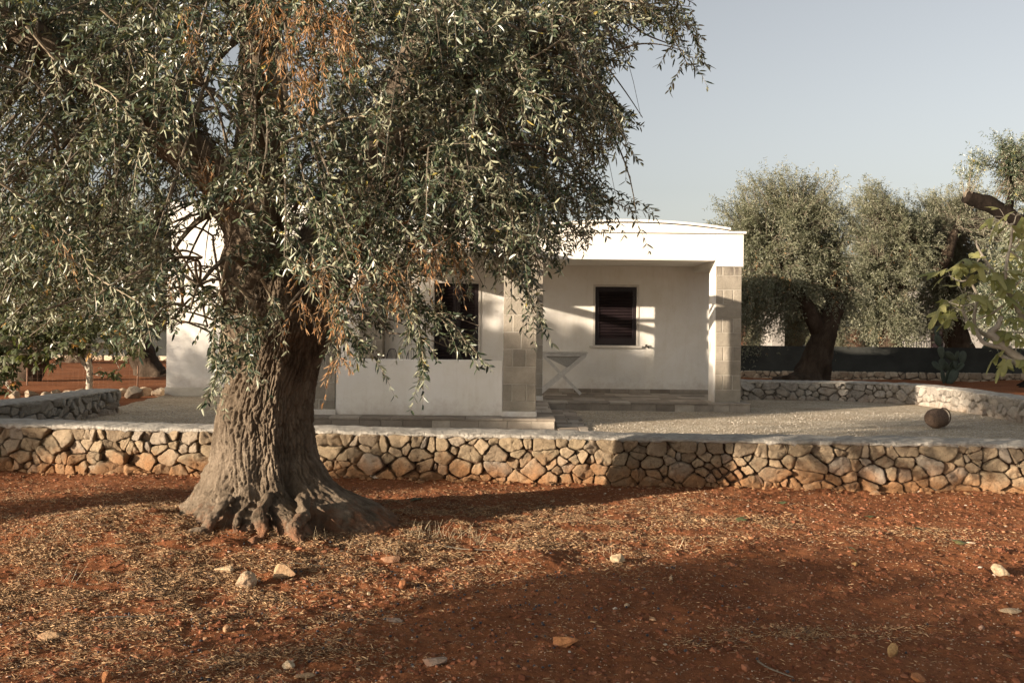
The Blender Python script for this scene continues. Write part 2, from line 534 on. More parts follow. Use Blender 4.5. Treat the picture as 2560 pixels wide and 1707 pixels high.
# front wall: outer top edge measured along the photo
FW = [P(-900, 1058, 0)] * 0
_fr = [(-5.5, 10.75), (-4.15, 10.52), (-2.08, 10.40), (-0.74, 10.25), (1.95, 10.0), (3.70, 9.9), (5.07, 9.82)]
FRONT = np.array([(-12.0, 11.6), (-8.0, 11.1)] + _fr + [(6.6, 9.72), (9.5, 9.5)])
WTOP = 0.47
GZ = 0.10                       # gravel level
PZ = 0.25                       # platform level

def front_y(x):
    return np.interp(x, FRONT[:, 0], FRONT[:, 1])

# terrace outline (inner faces of the walls)
TER = np.array([(-8.3, 11.35), (-5.5, 11.0), (-0.7, 10.5), (5.0, 10.05), (9.5, 9.8), (8.6, 14.5), (8.3, 17.6), (7.9, 19.3), (6.2, 20.35), (4.3, 20.6), (4.3, 21.2), (-6.9, 21.2), (-6.75, 17.9), (-6.62, 16.1), (-7.15, 13.6), (-8.1, 11.9)])

def gh(x, y, fine=True):
    x = np.asarray(x, float); y = np.asarray(y, float)
    r = np.hypot((x - TRX) * 0.85, (y - TRY + 0.15) * 1.15)
    h = 0.115 * np.exp(-(r / 1.25) ** 2.2)
    h = h + 0.12 * np.exp(-(((x + 2.95) / 0.95) ** 2 + ((y - 7.25) / 0.75) ** 2))
    h = h + 0.03 * np.exp(-(((x + 1.85) / 0.75) ** 2 + ((y - 6.75) / 0.25) ** 2))
    h = h + 0.05 * np.exp(-(((x - 0.1) / 0.25) ** 2 + ((y - 6.75) / 0.2) ** 2))
    h = h + 0.028 * fbm(x * 0.7, y * 0.9, o=3)
    h = h - 0.05 * sstep(-3.5, -6, x) * sstep(13, 10, y)
    near = sstep(16, 8, y)
    h = h + 0.05 * fbm(x * 0.5 + 4, y * 0.8, o=4) * sstep(20.5, 23, y)
    if fine:
        h = h + near * (0.013 * fbm(x * 3.1 + 7, y * 3.1, o=3) + 0.0085 * fbm(x * 11, y * 11 + 3, o=4))
        cl = np.maximum(fbm(x * 20 + 9, y * 20, o=2) - 0.05, 0)
        h = h + near * 0.017 * cl ** 1.1 * (0.35 + sstep(-0.2, 0.4, fbm(x * 1.1, y * 1.1 + 9, o=2)))
        lump = np.exp(-(r / 1.35) ** 3)
        h = h + lump * 0.035 * fbm(x * 5.5, y * 5.5 + 2, o=4)
    inter = inside(TER, x, y) | ((y > 19) & (x > -6.7) & (x < 4.1) & (y < 27))
    h = np.where(inter, np.minimum(h, 0.03) - 0.05, h)
    lift = np.exp(-(((x + 7.5) / 0.9) ** 2 + ((y - 18.6) / 2.4) ** 2))
    h = np.where(inter, h, h + 0.07 * lift)
    return h

def build_ground():
    xs = np.concatenate([-np.geomspace(500, 7.6, 50), np.arange(-7.5, 7.5, 0.0175), np.geomspace(7.6, 500, 50)])
    ys = np.concatenate([-np.geomspace(400, 0.5, 22), np.linspace(0, 3.6, 14), np.arange(3.7, 11.6, 0.0165), np.arange(11.7, 30, 0.2), np.geomspace(30.3, 900, 30)])
    X, Y = np.meshgrid(xs, ys)
    Z = gh(X, Y)
    far = sstep(30, 60, np.hypot(X, Y))
    Z = Z * (1 - far)
    V = np.stack([X, Y, Z], -1).reshape(-1, 3)
    nx, ny = len(xs), len(ys)
    i = np.arange(ny - 1)[:, None] * nx; j = np.arange(nx - 1)[None]
    Q = np.stack([i + j, i + j + 1, i + nx + j + 1, i + nx + j], -1).reshape(-1, 4)
    o = mesh_np('ground', V, Q, mat=MT['soil'], smooth=True)
    tag(o, kind='structure')
build_ground()

def sheet(name, poly, z, mat, step, amp, kind='structure'):
    poly = np.asarray(poly)
    lo = poly.min(0) - 0.6; hi = poly.max(0) + 0.6
    xs = np.arange(lo[0], hi[0] + step, step); ys = np.arange(lo[1], hi[1] + step, step)
    X, Y = np.meshgrid(xs, ys)
    Z = z + amp * fbm(X * 1.3, Y * 1.3, o=4)
    nx, ny = len(xs), len(ys)
    i = np.arange(ny - 1)[:, None] * nx; j = np.arange(nx - 1)[None]
    Q = np.stack([i + j, i + j + 1, i + nx + j + 1, i + nx + j], -1).reshape(-1, 4)
    # the edge thins out and dips under the soil
    d = np.full(X.shape, 9.0)
    for a_, b_ in zip(poly, np.roll(poly, -1, 0)):
        e = b_ - a_
        t_ = np.clip(((X - a_[0]) * e[0] + (Y - a_[1]) * e[1]) / (e @ e), 0, 1)
        d = np.minimum(d, np.hypot(X - a_[0] - t_ * e[0], Y - a_[1] - t_ * e[1]))
    d = np.where(inside(poly, X, Y), 0, d)
    Z = Z - 0.30 * sstep(0.0, 0.55, d + 0.10 * fbm(X * 2.5, Y * 2.5, o=3) * (d > 0))
    V = np.stack([X, Y, Z], -1).reshape(-1, 3)
    Q = Q[d.reshape(-1)[Q].max(1) < 0.5]
    o = mesh_np(name, V, Q, mat=mat, smooth=True)
    tag(o, kind=kind)
    return o
sheet('gravel_terrace', TER, GZ, MT['gravel'], 0.06, 0.006)

# ------------------------------------------------------------------ dry stone walls
def clip(poly, p, n):
    """keep the side of poly where (x - p).n <= 0"""
    out = []
    k = len(poly)
    d = [(q[0] - p[0]) * n[0] + (q[1] - p[1]) * n[1] for q in poly]
    for i in range(k):
        a, b = poly[i], poly[(i + 1) % k]
        da, db = d[i], d[(i + 1) % k]
        if da <= 0: out.append(a)
        if (da < 0 < db) or (db < 0 < da):
            t = da / (da - db)
            out.append((a[0] + (b[0] - a[0]) * t, a[1] + (b[1] - a[1]) * t))
    return out

def stones(L, H, cw, ch, rng, gap=0.007):
    """irregular stones filling a strip L x H; returns polygons"""
    pts = []
    rows = max(1, round(H / ch))
    for r in range(rows):
        s = -cw * rng.random()
        while s < L + cw:
            w = cw * rng.choice([0.45, 0.7, 0.9, 1.2, 1.6, 2.0]) * rng.uniform(0.85, 1.15)
            pts.append((s + w * 0.5, (r + 0.5 + rng.uniform(-0.38, 0.38)) * H / rows, w))
            if rng.random() < 0.35:
                pts.append((s + w + rng.uniform(-.02, .02), (r + rng.uniform(0.0, 1.0)) * H / rows, w * 0.4))
            s += w
    pts = np.array(pts)
    polys = []
    for i, (s, t, w) in enumerate(pts):
        if s < -cw * 0.2 or s > L + cw * 0.2: continue
        a_, b_ = max(s - cw * 1.8, -0.02), min(s + cw * 1.8, L + 0.02)
        if b_ - a_ < 0.03: continue
        poly = [(a_, 0.0), (b_, 0.0), (b_, H), (a_, H)]
        d = np.hypot((pts[:, 0] - s) * 0.8, (pts[:, 1] - t))
        for j in np.argsort(d)[1:20]:
            q = pts[j]
            v_ = np.array([q[0] - s, q[1] - t]); dl = np.hypot(*v_)
            if dl < 1e-6: continue
            n = np.array([v_[0] * 0.66, v_[1]]); n /= np.hypot(*n)
            f = 0.5 + 0.16 * np.clip((w - q[2]) / cw, -1, 1)   # bigger stones take more room
            poly = clip(poly, (s + v_[0] * f, t + v_[1] * f), n)
            if len(poly) < 3: break
        if len(poly) < 3: continue
        # shrink by the joint
        p = np.array(poly); c = p.mean(0)
        g = gap * rng.choice([0.1, 0.2, 0.4, 0.9, 1.6])
        q = [tuple(x) for x in poly]
        ok = True
        for a in range(len(p)):
            e = p[(a + 1) % len(p)] - p[a]; le = np.hypot(*e)
            if le < 1e-6: continue
            nn = np.array([e[1], -e[0]]) / le
            if np.dot(p[a] - c, nn) < 0: nn = -nn
            q = clip(q, p[a] - nn * g, nn)
            if len(q) < 3: ok = False; break
        if not ok: continue
        p = np.array(q)
        ext = p.max(0) - p.min(0)
        if ext.min() < 0.018: continue
        polys.append(p)
    return polys

def stone_mesh(mb, polys, mapf, rng, depth=0.045, res=0.022, m=0):
    for p in polys:
        # cut the corners once
        k = len(p)
        q = []
        cutf = rng.uniform(0.05, 0.17)
        for a in range(k):
            b_ = p[(a + 1) % k]; e = b_ - p[a]
            q += [p[a] + e * cutf, p[a] + e * (1 - cutf)]
        q = np.array(q)
        per = np.hypot(*(np.roll(q, -1, 0) - q).T)
        n = int(np.clip(per.sum() / res, 10, 40))
        cum = np.concatenate([[0], np.cumsum(per)])
        qq = np.concatenate([q, q[:1]])
        tt = np.linspace(0, cum[-1], n, endpoint=False)
        ring = np.stack([np.interp(tt, cum, qq[:, 0]), np.interp(tt, cum, qq[:, 1])], -1)
        c = ring.mean(0)
        size = np.sqrt(np.prod(p.max(0) - p.min(0)))
        off = rng.uniform(-0.022, 0.020)
        dp = depth * min(1.0, 0.45 + size / 0.22)
        tilt = rng.normal(0, 0.24, 2)
        seed = rng.uniform(0, 90)
        V = []
        insets = [(1.0, -0.05), (1.0, dp * 0.45), (0.965, dp * 0.80), (0.90, dp * 0.97), (0.70, dp * 1.03), (0.38, dp * 1.06)]
        for f, d in insets:
            r = c + (ring - c) * f
            jit = pn(r[:, 0] * 14 + seed, r[:, 1] * 14, d * 9) * 0.012 * (f < 1 or d > 0)
            r = r + 0.009 * np.column_stack([pn(ring[:, 0] * 28 + seed, ring[:, 1] * 28), pn(ring[:, 0] * 28, ring[:, 1] * 28 + seed)])
            dd = d + off + jit
            if d > dp * 0.5:
                dd = dd + (r - c) @ tilt + 0.012 * pn(r[:, 0] * 26 + seed, r[:, 1] * 26) + 0.02 * np.abs(pn(r[:, 0] * 8 + seed, r[:, 1] * 8)) * (size / 0.2)
            V.append(np.column_stack([r, dd]))
        V.append(np.array([[c[0], c[1], dp * 1.08 + off]]))
        V = np.concatenate(V)
        k = len(insets)
        i = np.arange(k - 1)[:, None] * n; j = np.arange(n)[None]; j2 = (j + 1) % n
        Q = np.stack([i + j, i + j2, i + n + j2, i + n + j], -1).reshape(-1, 4)
        a = (k - 1) * n
        T = [[a + x, a + (x + 1) % n, k * n] for x in range(n)]
        mb.add(mapf(V), Q, T, m=m)

def path_map(path, z0, side=1):
    """(s, t, depth) -> world; depth grows to the side of the path (side=+1: right of travel)"""
    path = np.asarray(path, float)
    pts = path
    seg = np.hypot(*(pts[1:] - pts[:-1]).T)
    cum = np.concatenate([[0], np.cumsum(seg)])
    tn = np.gradient(pts, axis=0); tn = tn / np.hypot(*tn.T)[:, None]
    def f(V):
        s = V[:, 0]
        x = np.interp(s, cum, pts[:, 0]); y = np.interp(s, cum, pts[:, 1])
        x = x + np.where(s < 0, s * tn[0, 0], 0) + np.where(s > cum[-1], (s - cum[-1]) * tn[-1, 0], 0)
        y = y + np.where(s < 0, s * tn[0, 1], 0) + np.where(s > cum[-1], (s - cum[-1]) * tn[-1, 1], 0)
        tx = np.interp(s, cum, tn[:, 0]); ty = np.interp(s, cum, tn[:, 1])
        nx, ny = ty * side, -tx * side
        return np.column_stack([x + nx * V[:, 2], y + ny * V[:, 2], z0 + V[:, 1]])
    return f, cum[-1]

def smooth_path(p, n):
    q = spline(np.column_stack([np.asarray(p), np.zeros(len(p))]), n)
    return q[:, :2]

def stone_wall(name, label, path, z0, z1, thick, cw, ch, seed, mat, side=1, both=False, group=None, cap=True, capmat=None, res=0.018, gap=0.0065, ends=False):
    rng = np.random.default_rng(seed)
    f, L = path_map(path, 0, side)
    t = empty(name, (path[len(path) // 2][0], path[len(path) // 2][1], z0), label, 'stone wall', group)
    mb = MB()
    H = z1 - z0 - (0.018 if cap else 0)
    g = lambda V: f(V + np.array([0, z0, 0]))
    stone_mesh(mb, stones(L, H, cw, ch, rng, gap), g, rng, res=res)
    if both:
        fb = lambda V: f(np.column_stack([V[:, 0], V[:, 1] + z0, -thick - V[:, 2]]))
        mb2 = MB()
        stone_mesh(mb2, stones(L, H, cw, ch, rng, gap), fb, rng, res=max(res, 0.035))
        V = np.concatenate(mb2.V); Q = np.concatenate(mb2.Q)[:, ::-1]; T = np.concatenate(mb2.T)[:, ::-1]
        mb.add(V, Q, T)
    if ends:
        for e, sg in ((0.0, -1), (L, 1)):
            fe = lambda V, e=e, sg=sg: f(np.column_stack([e + sg * V[:, 2], V[:, 1] + z0, -V[:, 0]]))
            mb3 = MB()
            stone_mesh(mb3, stones(thick, H, cw * 0.8, ch, rng, gap), fe, rng, res=res)
            V = np.concatenate(mb3.V); Q = np.concatenate(mb3.Q); T = np.concatenate(mb3.T)
            if sg < 0: Q = Q[:, ::-1]; T = T[:, ::-1]
            mb.add(V, Q, T)
    mb.build('stonework', mat, t, smooth=True)
    # earth-dark core behind the joints
    n = max(2, int(L / 0.4))
    ss = np.linspace(0.0, L, n)
    c = MB()
    lo, hi = z0 - 0.12, z1 - 0.03
    V = []
    for d, z in ((-0.012, lo), (-0.012, hi), (-thick + 0.012, hi), (-thick + 0.012, lo)):
        V.append(f(np.column_stack([ss, np.full(n, z), np.full(n, d)])))
    V = np.concatenate(V)
    Q = []
    for a, b_ in ((0, 1), (1, 2), (2, 3)):
        for i in range(n - 1):
            Q.append([a * n + i, a * n + i + 1, b_ * n + i + 1, b_ * n + i])
    Q += [[0, n, 2 * n, 3 * n], [n - 1, 4 * n - 1, 3 * n - 1, 2 * n - 1]]
    c.add(V, Q)
    c.build('core', MT['core'] if mat is MT['drystone'] else MT['core_grey'], t)
    if cap:
        st = 0.035 if L < 30 and z1 < 1 and mat is not MT['farstone'] else 0.15
        ss = np.arange(-0.02, L + 0.02, st)
        prof = [(0.026, -0.030), (0.044, -0.022), (0.050, -0.006), (0.036, 0.004), (0.0, 0.012), (-thick * 0.35, 0.018), (-thick * 0.7, 0.018), (-thick, 0.010), (-thick - 0.035, 0.0), (-thick - 0.045, -0.03), (-thick - 0.02, -0.05)]
        V = []
        sd = seed * 3.7
        for k, (d, z) in enumerate(prof):
            wob = 0.030 * fbm(ss * 8 + sd, np.full(len(ss), k * 0.4), o=5) + 0.016 * pn(ss * 1.3 + sd, np.full(len(ss), 0.3))
            zz = z1 + z + 0.013 * fbm(ss * 6 + sd, np.full(len(ss), k * 0.5 + 8), o=4) + 0.008 * pn(ss * 0.9 + sd, np.full(len(ss), 3.3))
            if k < 2: zz = zz - 0.035 * np.maximum(fbm(ss * 7 + sd, np.full(len(ss), 4.4), o=3), 0)
            edge = 1.0 if k < 4 or k > 7 else 0.3
            V.append(f(np.column_stack([ss, zz, d + wob * edge])))
        n = len(ss)
        V = np.concatenate(V)
        k = len(prof)
        i = np.arange(k - 1)[:, None] * n; j = np.arange(n - 1)[None]
        Q = np.stack([i + j, i + j + 1, i + n + j + 1, i + n + j], -1).reshape(-1, 4)
        c = MB(); c.add(V, Q)
        for e in (0, n - 1):
            ring = [a * n + e for a in range(k)]
            for a in range(1, k - 1):
                c.add(V[[ring[0], ring[a], ring[a + 1]]], T=[[0, 1, 2]])
        c.build('cap', capmat or MT['cap'], t, smooth=True)
    return t

fw = smooth_path(FRONT, 90)
stone_wall('dry_stone_wall', 'long low dry stone wall with pale mortar cap running across behind the big olive trunk', fw, -0.06, WTOP, 0.46, 0.175, 0.118, 3, MT['drystone'], side=1)

# left garden wall: its face looks towards the house side (+x)
lw = smooth_path([G(-420, 1040, 0.47)[:2], G(-150, 1027, 0.47)[:2], G(20, 1009, 0.47)[:2], G(150, 994, 0.47)[:2], G(294, 974, 0.47)[:2]], 40)
stone_wall('dry_stone_wall', 'short grey dry stone wall at the left edge of the gravel terrace', lw, 0.06, 0.47, 0.45, 0.20, 0.13, 8, MT['greystone'], side=1, both=True, ends=True, res=0.03)

# right garden wall: long straight part and bend
rw = smooth_path([G(1855, 953, 0.47)[:2] + np.array([-0.25, 0.0]), G(1960, 954, 0.47)[:2], G(2150, 957, 0.47)[:2], G(2275, 962, 0.47)[:2], G(2345, 969, 0.47)[:2], G(2410, 977, 0.47)[:2], G(2500, 990, 0.47)[:2], G(2575, 1002, 0.47)[:2], G(2700, 1022, 0.47)[:2]], 60)
stone_wall('dry_stone_wall', 'curving low dry stone wall along the far right edge of the gravel terrace', rw, 0.06, 0.47, 0.40, 0.20, 0.125, 12, MT['greystone'], side=1, both=True, res=0.03)

# far boundary wall with netting
def far_wall(name, label, x0, x1, Y, z0, z1, seed):
    return stone_wall(name, label, np.array([(x0, Y), ((x0 + x1) / 2, Y + 0.1), (x1, Y)]), z0, z1, 0.3, 0.26, 0.16, seed, MT['farstone'], side=1, cap=False, res=0.06, gap=0.01)
far_wall('boundary_wall', 'low sunlit boundary wall of round pale stones below the dark netting at right', 4.2, 21.0, 29.9, -0.12, 0.24, 21)
far_wall('boundary_wall', 'distant pale stone boundary wall glimpsed under the trees left of the house', -27.0, -9.0, 38.0, -0.15, 0.18, 22)

# kerb planter next to the front wall at the right
def planter():
    t = empty('planter', (6.9, 10.95, GZ), 'low mortar topped planter bed by the front wall at the right edge', 'planter')
    c = np.array([7.05, 11.0])
    outer = [(5.28, 10.35), (5.22, 10.8), (5.42, 11.35), (6.1, 11.95), (7.4, 12.2), (8.6, 11.9), (9.0, 11.0), (8.9, 10.2)]
    o = smooth_path(outer, 60)
    f, L = path_map(o, 0, -1)
    n = 90
    ss = np.linspace(0, L, n)
    prof = [(0.02, 0.02), (0.03, 0.16), (0.02, 0.245), (0.0, 0.26), (-0.18, 0.265), (-0.36, 0.26), (-0.38, 0.24), (-0.38, 0.10)]
    V = []
    for k, (d, z) in enumerate(prof):
        w = 0.03 * fbm(ss * 3, np.full(n, k * 0.3), o=3)
        V.append(f(np.column_stack([ss, z + 0.010 * fbm(ss * 3, np.full(n, k + 9.0)), d + w])))
    V = np.concatenate(V); k = len(prof)
    i = np.arange(k - 1)[:, None] * n; j = np.arange(n - 1)[None]
    Q = np.stack([i + j, i + j + 1, i + n + j + 1, i + n + j], -1).reshape(-1, 4)
    mb = MB(); mb.add(V, Q); mb.build('kerb', MT['cap'], t, smooth=True)
    ring = f(np.column_stack([ss, np.full(n, 0.19), np.full(n, -0.36)]))
    V = np.concatenate([ring, [[7.1, 10.9, 0.20]]])
    T = [[i, i + 1, n] for i in range(n - 1)]
    mb = MB(); mb.add(V, T=T); mb.build('bed_soil', simple('dark_bed_soil', (0.035, 0.025, 0.02), (0.07, 0.05, 0.04), 12, 1, 40, 0.02), t)
planter()

# ------------------------------------------------------------------ house
def build_house():
    rng = np.random.default_rng(4)
    YW = 19.66                 # main wall
    H = empty('house', (-1.3, YW, GZ), 'single storey whitewashed house with tufo block porch pillars and brown shutters', 'house')
    pl, tf = MT['plaster'], MT['tufo']
    # --- main walls, with real openings for window and door
    wx0, wx1 = P(1488, 790, YW)[0], P(1591.6, 790, YW)[0]
    wz1, wz0 = P(1540, 717, YW)[2], P(1540, 863.6, YW)[2]
    dx0, dx1 = P(1085, 800, YW)[0], P(1196, 800, YW)[0]
    dz1 = P(1140, 708, YW)[2]
    xl, xr = P(416, 900, YW)[0], 4.02
    D = 3.4
    mb = MB()
    def panel(x0, x1, z0, z1):
        mb.box((x0, YW, z0), (x1, YW + 0.35, z1))
    zt_l, zt_m, zt_r = 3.93, 3.60, 3.46
    # big sheets drawn as abutting boxes
    panel(xl, dx0, 0.0, zt_m)
    panel(dx0, dx1, dz1, zt_m)
    panel(dx1, wx0, 0.0, zt_m)
    panel(wx0, wx1, 0.0, wz0)
    panel(wx0, wx1, wz1, zt_m - 0.12)
    panel(wx1, xr, 0.0, zt_r)
    mb.box((xl, YW + 0.35, 0), (xl + 0.35, YW + D, zt_m))
    mb.box((xr - 0.35, YW + 0.35, 0), (xr, YW + D, zt_r))
    mb.box((xl + 0.35, YW + D - 0.35, 0), (xr - 0.35, YW + D, zt_r))
    # taller parapet block over the left rooms
    mb.box((xl, YW, zt_m), (-2.7, YW + D, zt_l))
    mb.box((-2.7, YW, zt_m), (wx0 - 1.3, YW + 0.35, zt_m + 0.02))
    mb.build('wall', pl, H)
    # recess behind openings: dark rooms closed by shutters, ceiling slab
    mb = MB()
    mb.box((xl + 0.35, YW + 0.36, 3.2), (xr - 0.35, YW + D - 0.36, 3.38))
    mb.build('roof_slab', pl, H)
    # low vault over the right room
    def vault(name, ya, yb, x0, x1, ze, zp, th):
        n = 28
        xs = np.linspace(x0, x1, n)
        u = (xs - x0) / (x1 - x0) * 2 - 1
        zz = ze + (zp - ze) * (1 - u * u)
        m2 = MB()
        V = []
        for y in (ya, yb):
            V += [(x, y, z) for x, z in zip(xs, zz)]
            V += [(x, y, z - th) for x, z in zip(xs, zz)]
        Q = []
        for i in range(n - 1):
            Q += [[i, i + 1, 2 * n + i + 1, 2 * n + i], [i, n + i, n + i + 1, i + 1],
                  [2 * n + i, 2 * n + i + 1, 3 * n + i + 1, 3 * n + i]]
        Q += [[0, 2 * n, 3 * n, n], [n - 1, 2 * n - 1, 4 * n - 1, 3 * n - 1]]
        m2.add(V, Q)
        return m2.build(name, pl, H)
    x0 = P(1330, 556, YW)[0]; x1 = P(1822, 573, YW)[0]
    ze = P(1822, 577, YW)[2]; zp = P(1575, 557, YW)[2]
    vault('vault', YW + 0.004, YW + D, x0, x1, ze, zp, 0.5)
    ed = vault('vault_coping', YW - 0.06, YW + 0.5, x0 - 0.04, x1 + 0.03, ze + 0.055, zp + 0.062, 0.045)
    # --- platforms (steps)
    yL = 14.18                 # front edge of the left platform
    xs_l = P(1386.6, 1060, yL)[0]
    yR = 17.32
    def plat(name, x0, x1, y0, y1, seed):
        r = np.random.default_rng(seed)
        m2 = MB()
        m2.box((x0 + 0.02, y0 + 0.02, GZ - 0.06), (x1 - 0.02, y1, PZ - 0.035), m=1)
        x = x0
        while x < x1 - 0.01:
            w = min(r.uniform(0.26, 0.44), x1 - x)
            if x1 - x - w < 0.12: w = x1 - x
            m2.box((x + 0.002, y0, GZ - 0.05), (x + w - 0.002, y0 + 0.10, PZ - 0.036), 0.004)
            x += w
        # paving slabs on top
        y = y0 - 0.012
        while y < y1 - 0.01:
            d = min(0.36, y1 - y); x = x0 - 0.01
            while x < x1:
                w = min(r.uniform(0.3, 0.6), x1 + 0.01 - x)
                m2.box((x + 0.002, y + 0.002, PZ - 0.034), (x + w - 0.002, y + d - 0.002, PZ), 0.004)
                x += w
            y += d
        # right cheek
        y = y0 + 0.1
        while y < y1 - 0.05:
            d = min(0.38, y1 - y)
            m2.box((x1 - 0.10, y + 0.002, GZ - 0.05), (x1 + 0.001, y + d - 0.002, PZ - 0.036), 0.004)
            y += d
        return m2.build(name, tf, H, mats=[MT['paving'], MT['mortar']])
    plat('porch_platform', -3.35, xs_l, yL, YW - 0.002, 7)
    plat('porch_platform', xs_l + 0.004, 4.16, yR, YW - 0.002, 8)
    # --- block pillars
    def pillar(x0, x1, y0, y1, z0, z1, seed, zoff=0.0, base=False, name='pillar'):
        r = np.random.default_rng(seed)
        m2 = MB()
        m2.box((x0 + 0.006, y0 + 0.006, z0), (x1 - 0.006, y1 - 0.006, z1), m=1)
        z = z0; k = 0
        if base:
            m2.box((x0 - 0.012, y0 - 0.012, z), (x1 + 0.012, y1, z + 0.075), 0.004, m=2)
            z += 0.078
            zz = z + 0.14
        else:
            zz = z + 0.24 + zoff
        g = 0.0065
        while z < z1 - 0.02:
            zz = min(zz, z1)
            if zz - z < 0.03: break
            if k % 2 == 0:
                if x1 - x0 > 0.4 and r.random() < 0.2: cuts = [x0, x0 + (x1 - x0) * r.uniform(0.45, 0.55), x1]
                else: cuts = [x0, x1]
            else:
                cuts = [x0, x0 + (x1 - x0) * r.uniform(0.24, 0.30), x0 + (x1 - x0) * r.uniform(0.66, 0.73), x1]
            for a, b_ in zip(cuts[:-1], cuts[1:]):
                jx = r.uniform(-0.002, 0.003)
                m2.box((a + g * (a != x0), y0 + jx, z + g), (b_ - g * (b_ != x1), y1, zz - g * 0.2), 0.007)
            z = zz; zz = z + 0.25 + r.uniform(-0.004, 0.004); k += 1
        return m2.build(name, tf, H, mats=[tf, MT['mortar'], pl])
    YL, YR = 14.47, 17.5
    # front pair of the left porch
    lx0, lx1 = P(1258, 900, YL)[0], P(1341, 900, YL)[0]
    pillar(lx0, lx1, YL, YL + 0.48, PZ, 2.82, 31, base=True)
    px1 = P(838, 950, YL)[0]
    pillar(px1 - 0.48, px1, YL, YL + 0.48, PZ, 2.82, 32, base=True)
    # rear pilasters of the left porch against the main wall
    ax0, ax1 = P(899, 800, YW - 0.3)[0], P(958, 800, YW - 0.3)[0]
    pillar(ax0, ax1, YW - 0.34, YW - 0.003, PZ, 2.82, 33)
    bx1 = P(1357, 850, YR)[0]
    pillar(bx1 - 0.42, bx1, YR, YR + 0.42, PZ, 2.73, 34, base=True)
    # right pillar
    rx0, rx1 = P(1789.5, 850, YR)[0], P(1853, 850, YR)[0]
    pillar(rx0, rx1, YR, YR + 0.5, PZ, P(1820, 667, YR)[2], 35, zoff=-0.02)
    m2 = MB(); m2.box((rx0 - 0.022, YR + 0.02, PZ), (rx0 - 0.002, YR + 0.52, 2.73))
    m2.build('pillar_render', pl, H)
    # --- parapet of the left porch
    zt = P(1050, 899, YL + 0.02)[2]
    m2 = MB(); m2.box((px1 + 0.002, YL + 0.015, PZ + 0.002), (lx0 - 0.002, YL + 0.20, zt), 0.008)
    m2.build('parapet', pl, H)
    # --- right porch: fascia beam, ceiling, coping
    zb = P(1500, 649, YR)[2]; zt = P(1700, 584, YR)[2]
    zcap = P(1820, 667, YR)[2]
    xr2 = P(1859, 620, YR)[0]
    m2 = MB()
    m2.box((bx1 - 0.42, YR - 0.02, zb), (rx0 - 0.02, YR + 0.28, zt), 0.006)
    m2.box((rx0 - 0.0195, YR - 0.02, zcap), (xr2, YR + 0.54, zt), 0.006)
    m2.box((rx0 - 0.0195, YR + 0.541, zcap), (xr2, YW - 0.002, zt - 0.002))
    m2.build('porch_beam', pl, H)
    m2 = MB()
    m2.box((bx1 - 0.42, YR + 0.281, zb + 0.012), (rx0 - 0.021, YW - 0.002, zt - 0.03))
    m2.build('porch_ceiling', pl, H)
    m2 = MB()
    m2.box((bx1 - 0.46, YR - 0.06, zt + 0.002), (xr2 + 0.04, YW - 0.07, zt + 0.045), 0.005)
    m2.build('porch_coping', pl, H)
    # --- left porch: lower flat roof
    m2 = MB()
    m2.box((px1 - 0.52, YL - 0.02, 2.82), (lx1 + 0.03, YL + 0.32, 2.905), 0.005)
    m2.box((px1 - 0.52, YL + 0.321, 2.82), (px1 - 0.2, YW - 0.002, 2.903))
    m2.box((lx1 - 0.27, YL + 0.321, 2.82), (lx1 + 0.03, YR - 0.021, 2.903))
    m2.build('porch_beam', pl, H)
    # open timber lattice between the edge beams
    m2 = MB()
    for yy in np.arange(YL + 0.75, YR - 0.5, 0.62):
        m2.box((px1 - 0.195, yy, 2.825), (lx1 - 0.275, yy + 0.07, 2.895), 0.004)
    m2.build('pergola_beams', MT['window_frame'], H)
    m2 = MB()
    m2.box((px1 - 0.199, YR - 0.2, 2.826), (lx1 - 0.271, YW - 0.002, 2.90))
    m2.build('porch_ceiling', pl, H)
    m2 = MB()
    m2.box((px1 - 0.56, YL - 0.05, 2.907), (lx1 + 0.06, YL + 0.33, 2.945), 0.004)
    m2.build('porch_coping', pl, H)
    # --- skirting tiles along the porch wall
    m2 = MB()
    x = bx1
    r = np.random.default_rng(9)
    while x < xr - 0.02:
        w = min(r.uniform(0.24, 0.42), xr - x)
        m2.box((x + 0.002, YW - 0.03, PZ + 0.001), (x + w - 0.002, YW - 0.003, PZ + 0.075), 0.003)
        x += w
    m2.build('skirting', MT['paving'], H)
    m2 = MB(); m2.box((xl - 0.02, YW - 0.03, -0.02), (-3.36, YW - 0.002, 0.27), 0.006)
    m2.build('plinth', simple('stained_plinth', (0.50, 0.45, 0.36), (0.66, 0.61, 0.52), 3, 0.95, 30, 0.006), H)
    # --- window with louvred shutter
    fr = MT['window_frame']
    m2 = MB()
    t = 0.045
    m2.box((wx0 - t, YW - 0.012, wz0), (wx0 - 0.002, YW + 0.06, wz1), 0.003)
    m2.box((wx1 + 0.002, YW - 0.012, wz0), (wx1 + t, YW + 0.06, wz1), 0.003)
    m2.box((wx0 - t, YW - 0.012, wz1 + 0.002), (wx1 + t, YW + 0.06, wz1 + t), 0.003)
    win = m2.build('window', fr, H)
    m2 = MB(); m2.box((wx0 - 0.11, YW - 0.055, wz0 - 0.05), (wx1 + 0.11, YW + 0.08, wz0 - 0.003), 0.005)
    m2.build('sill', fr, win)
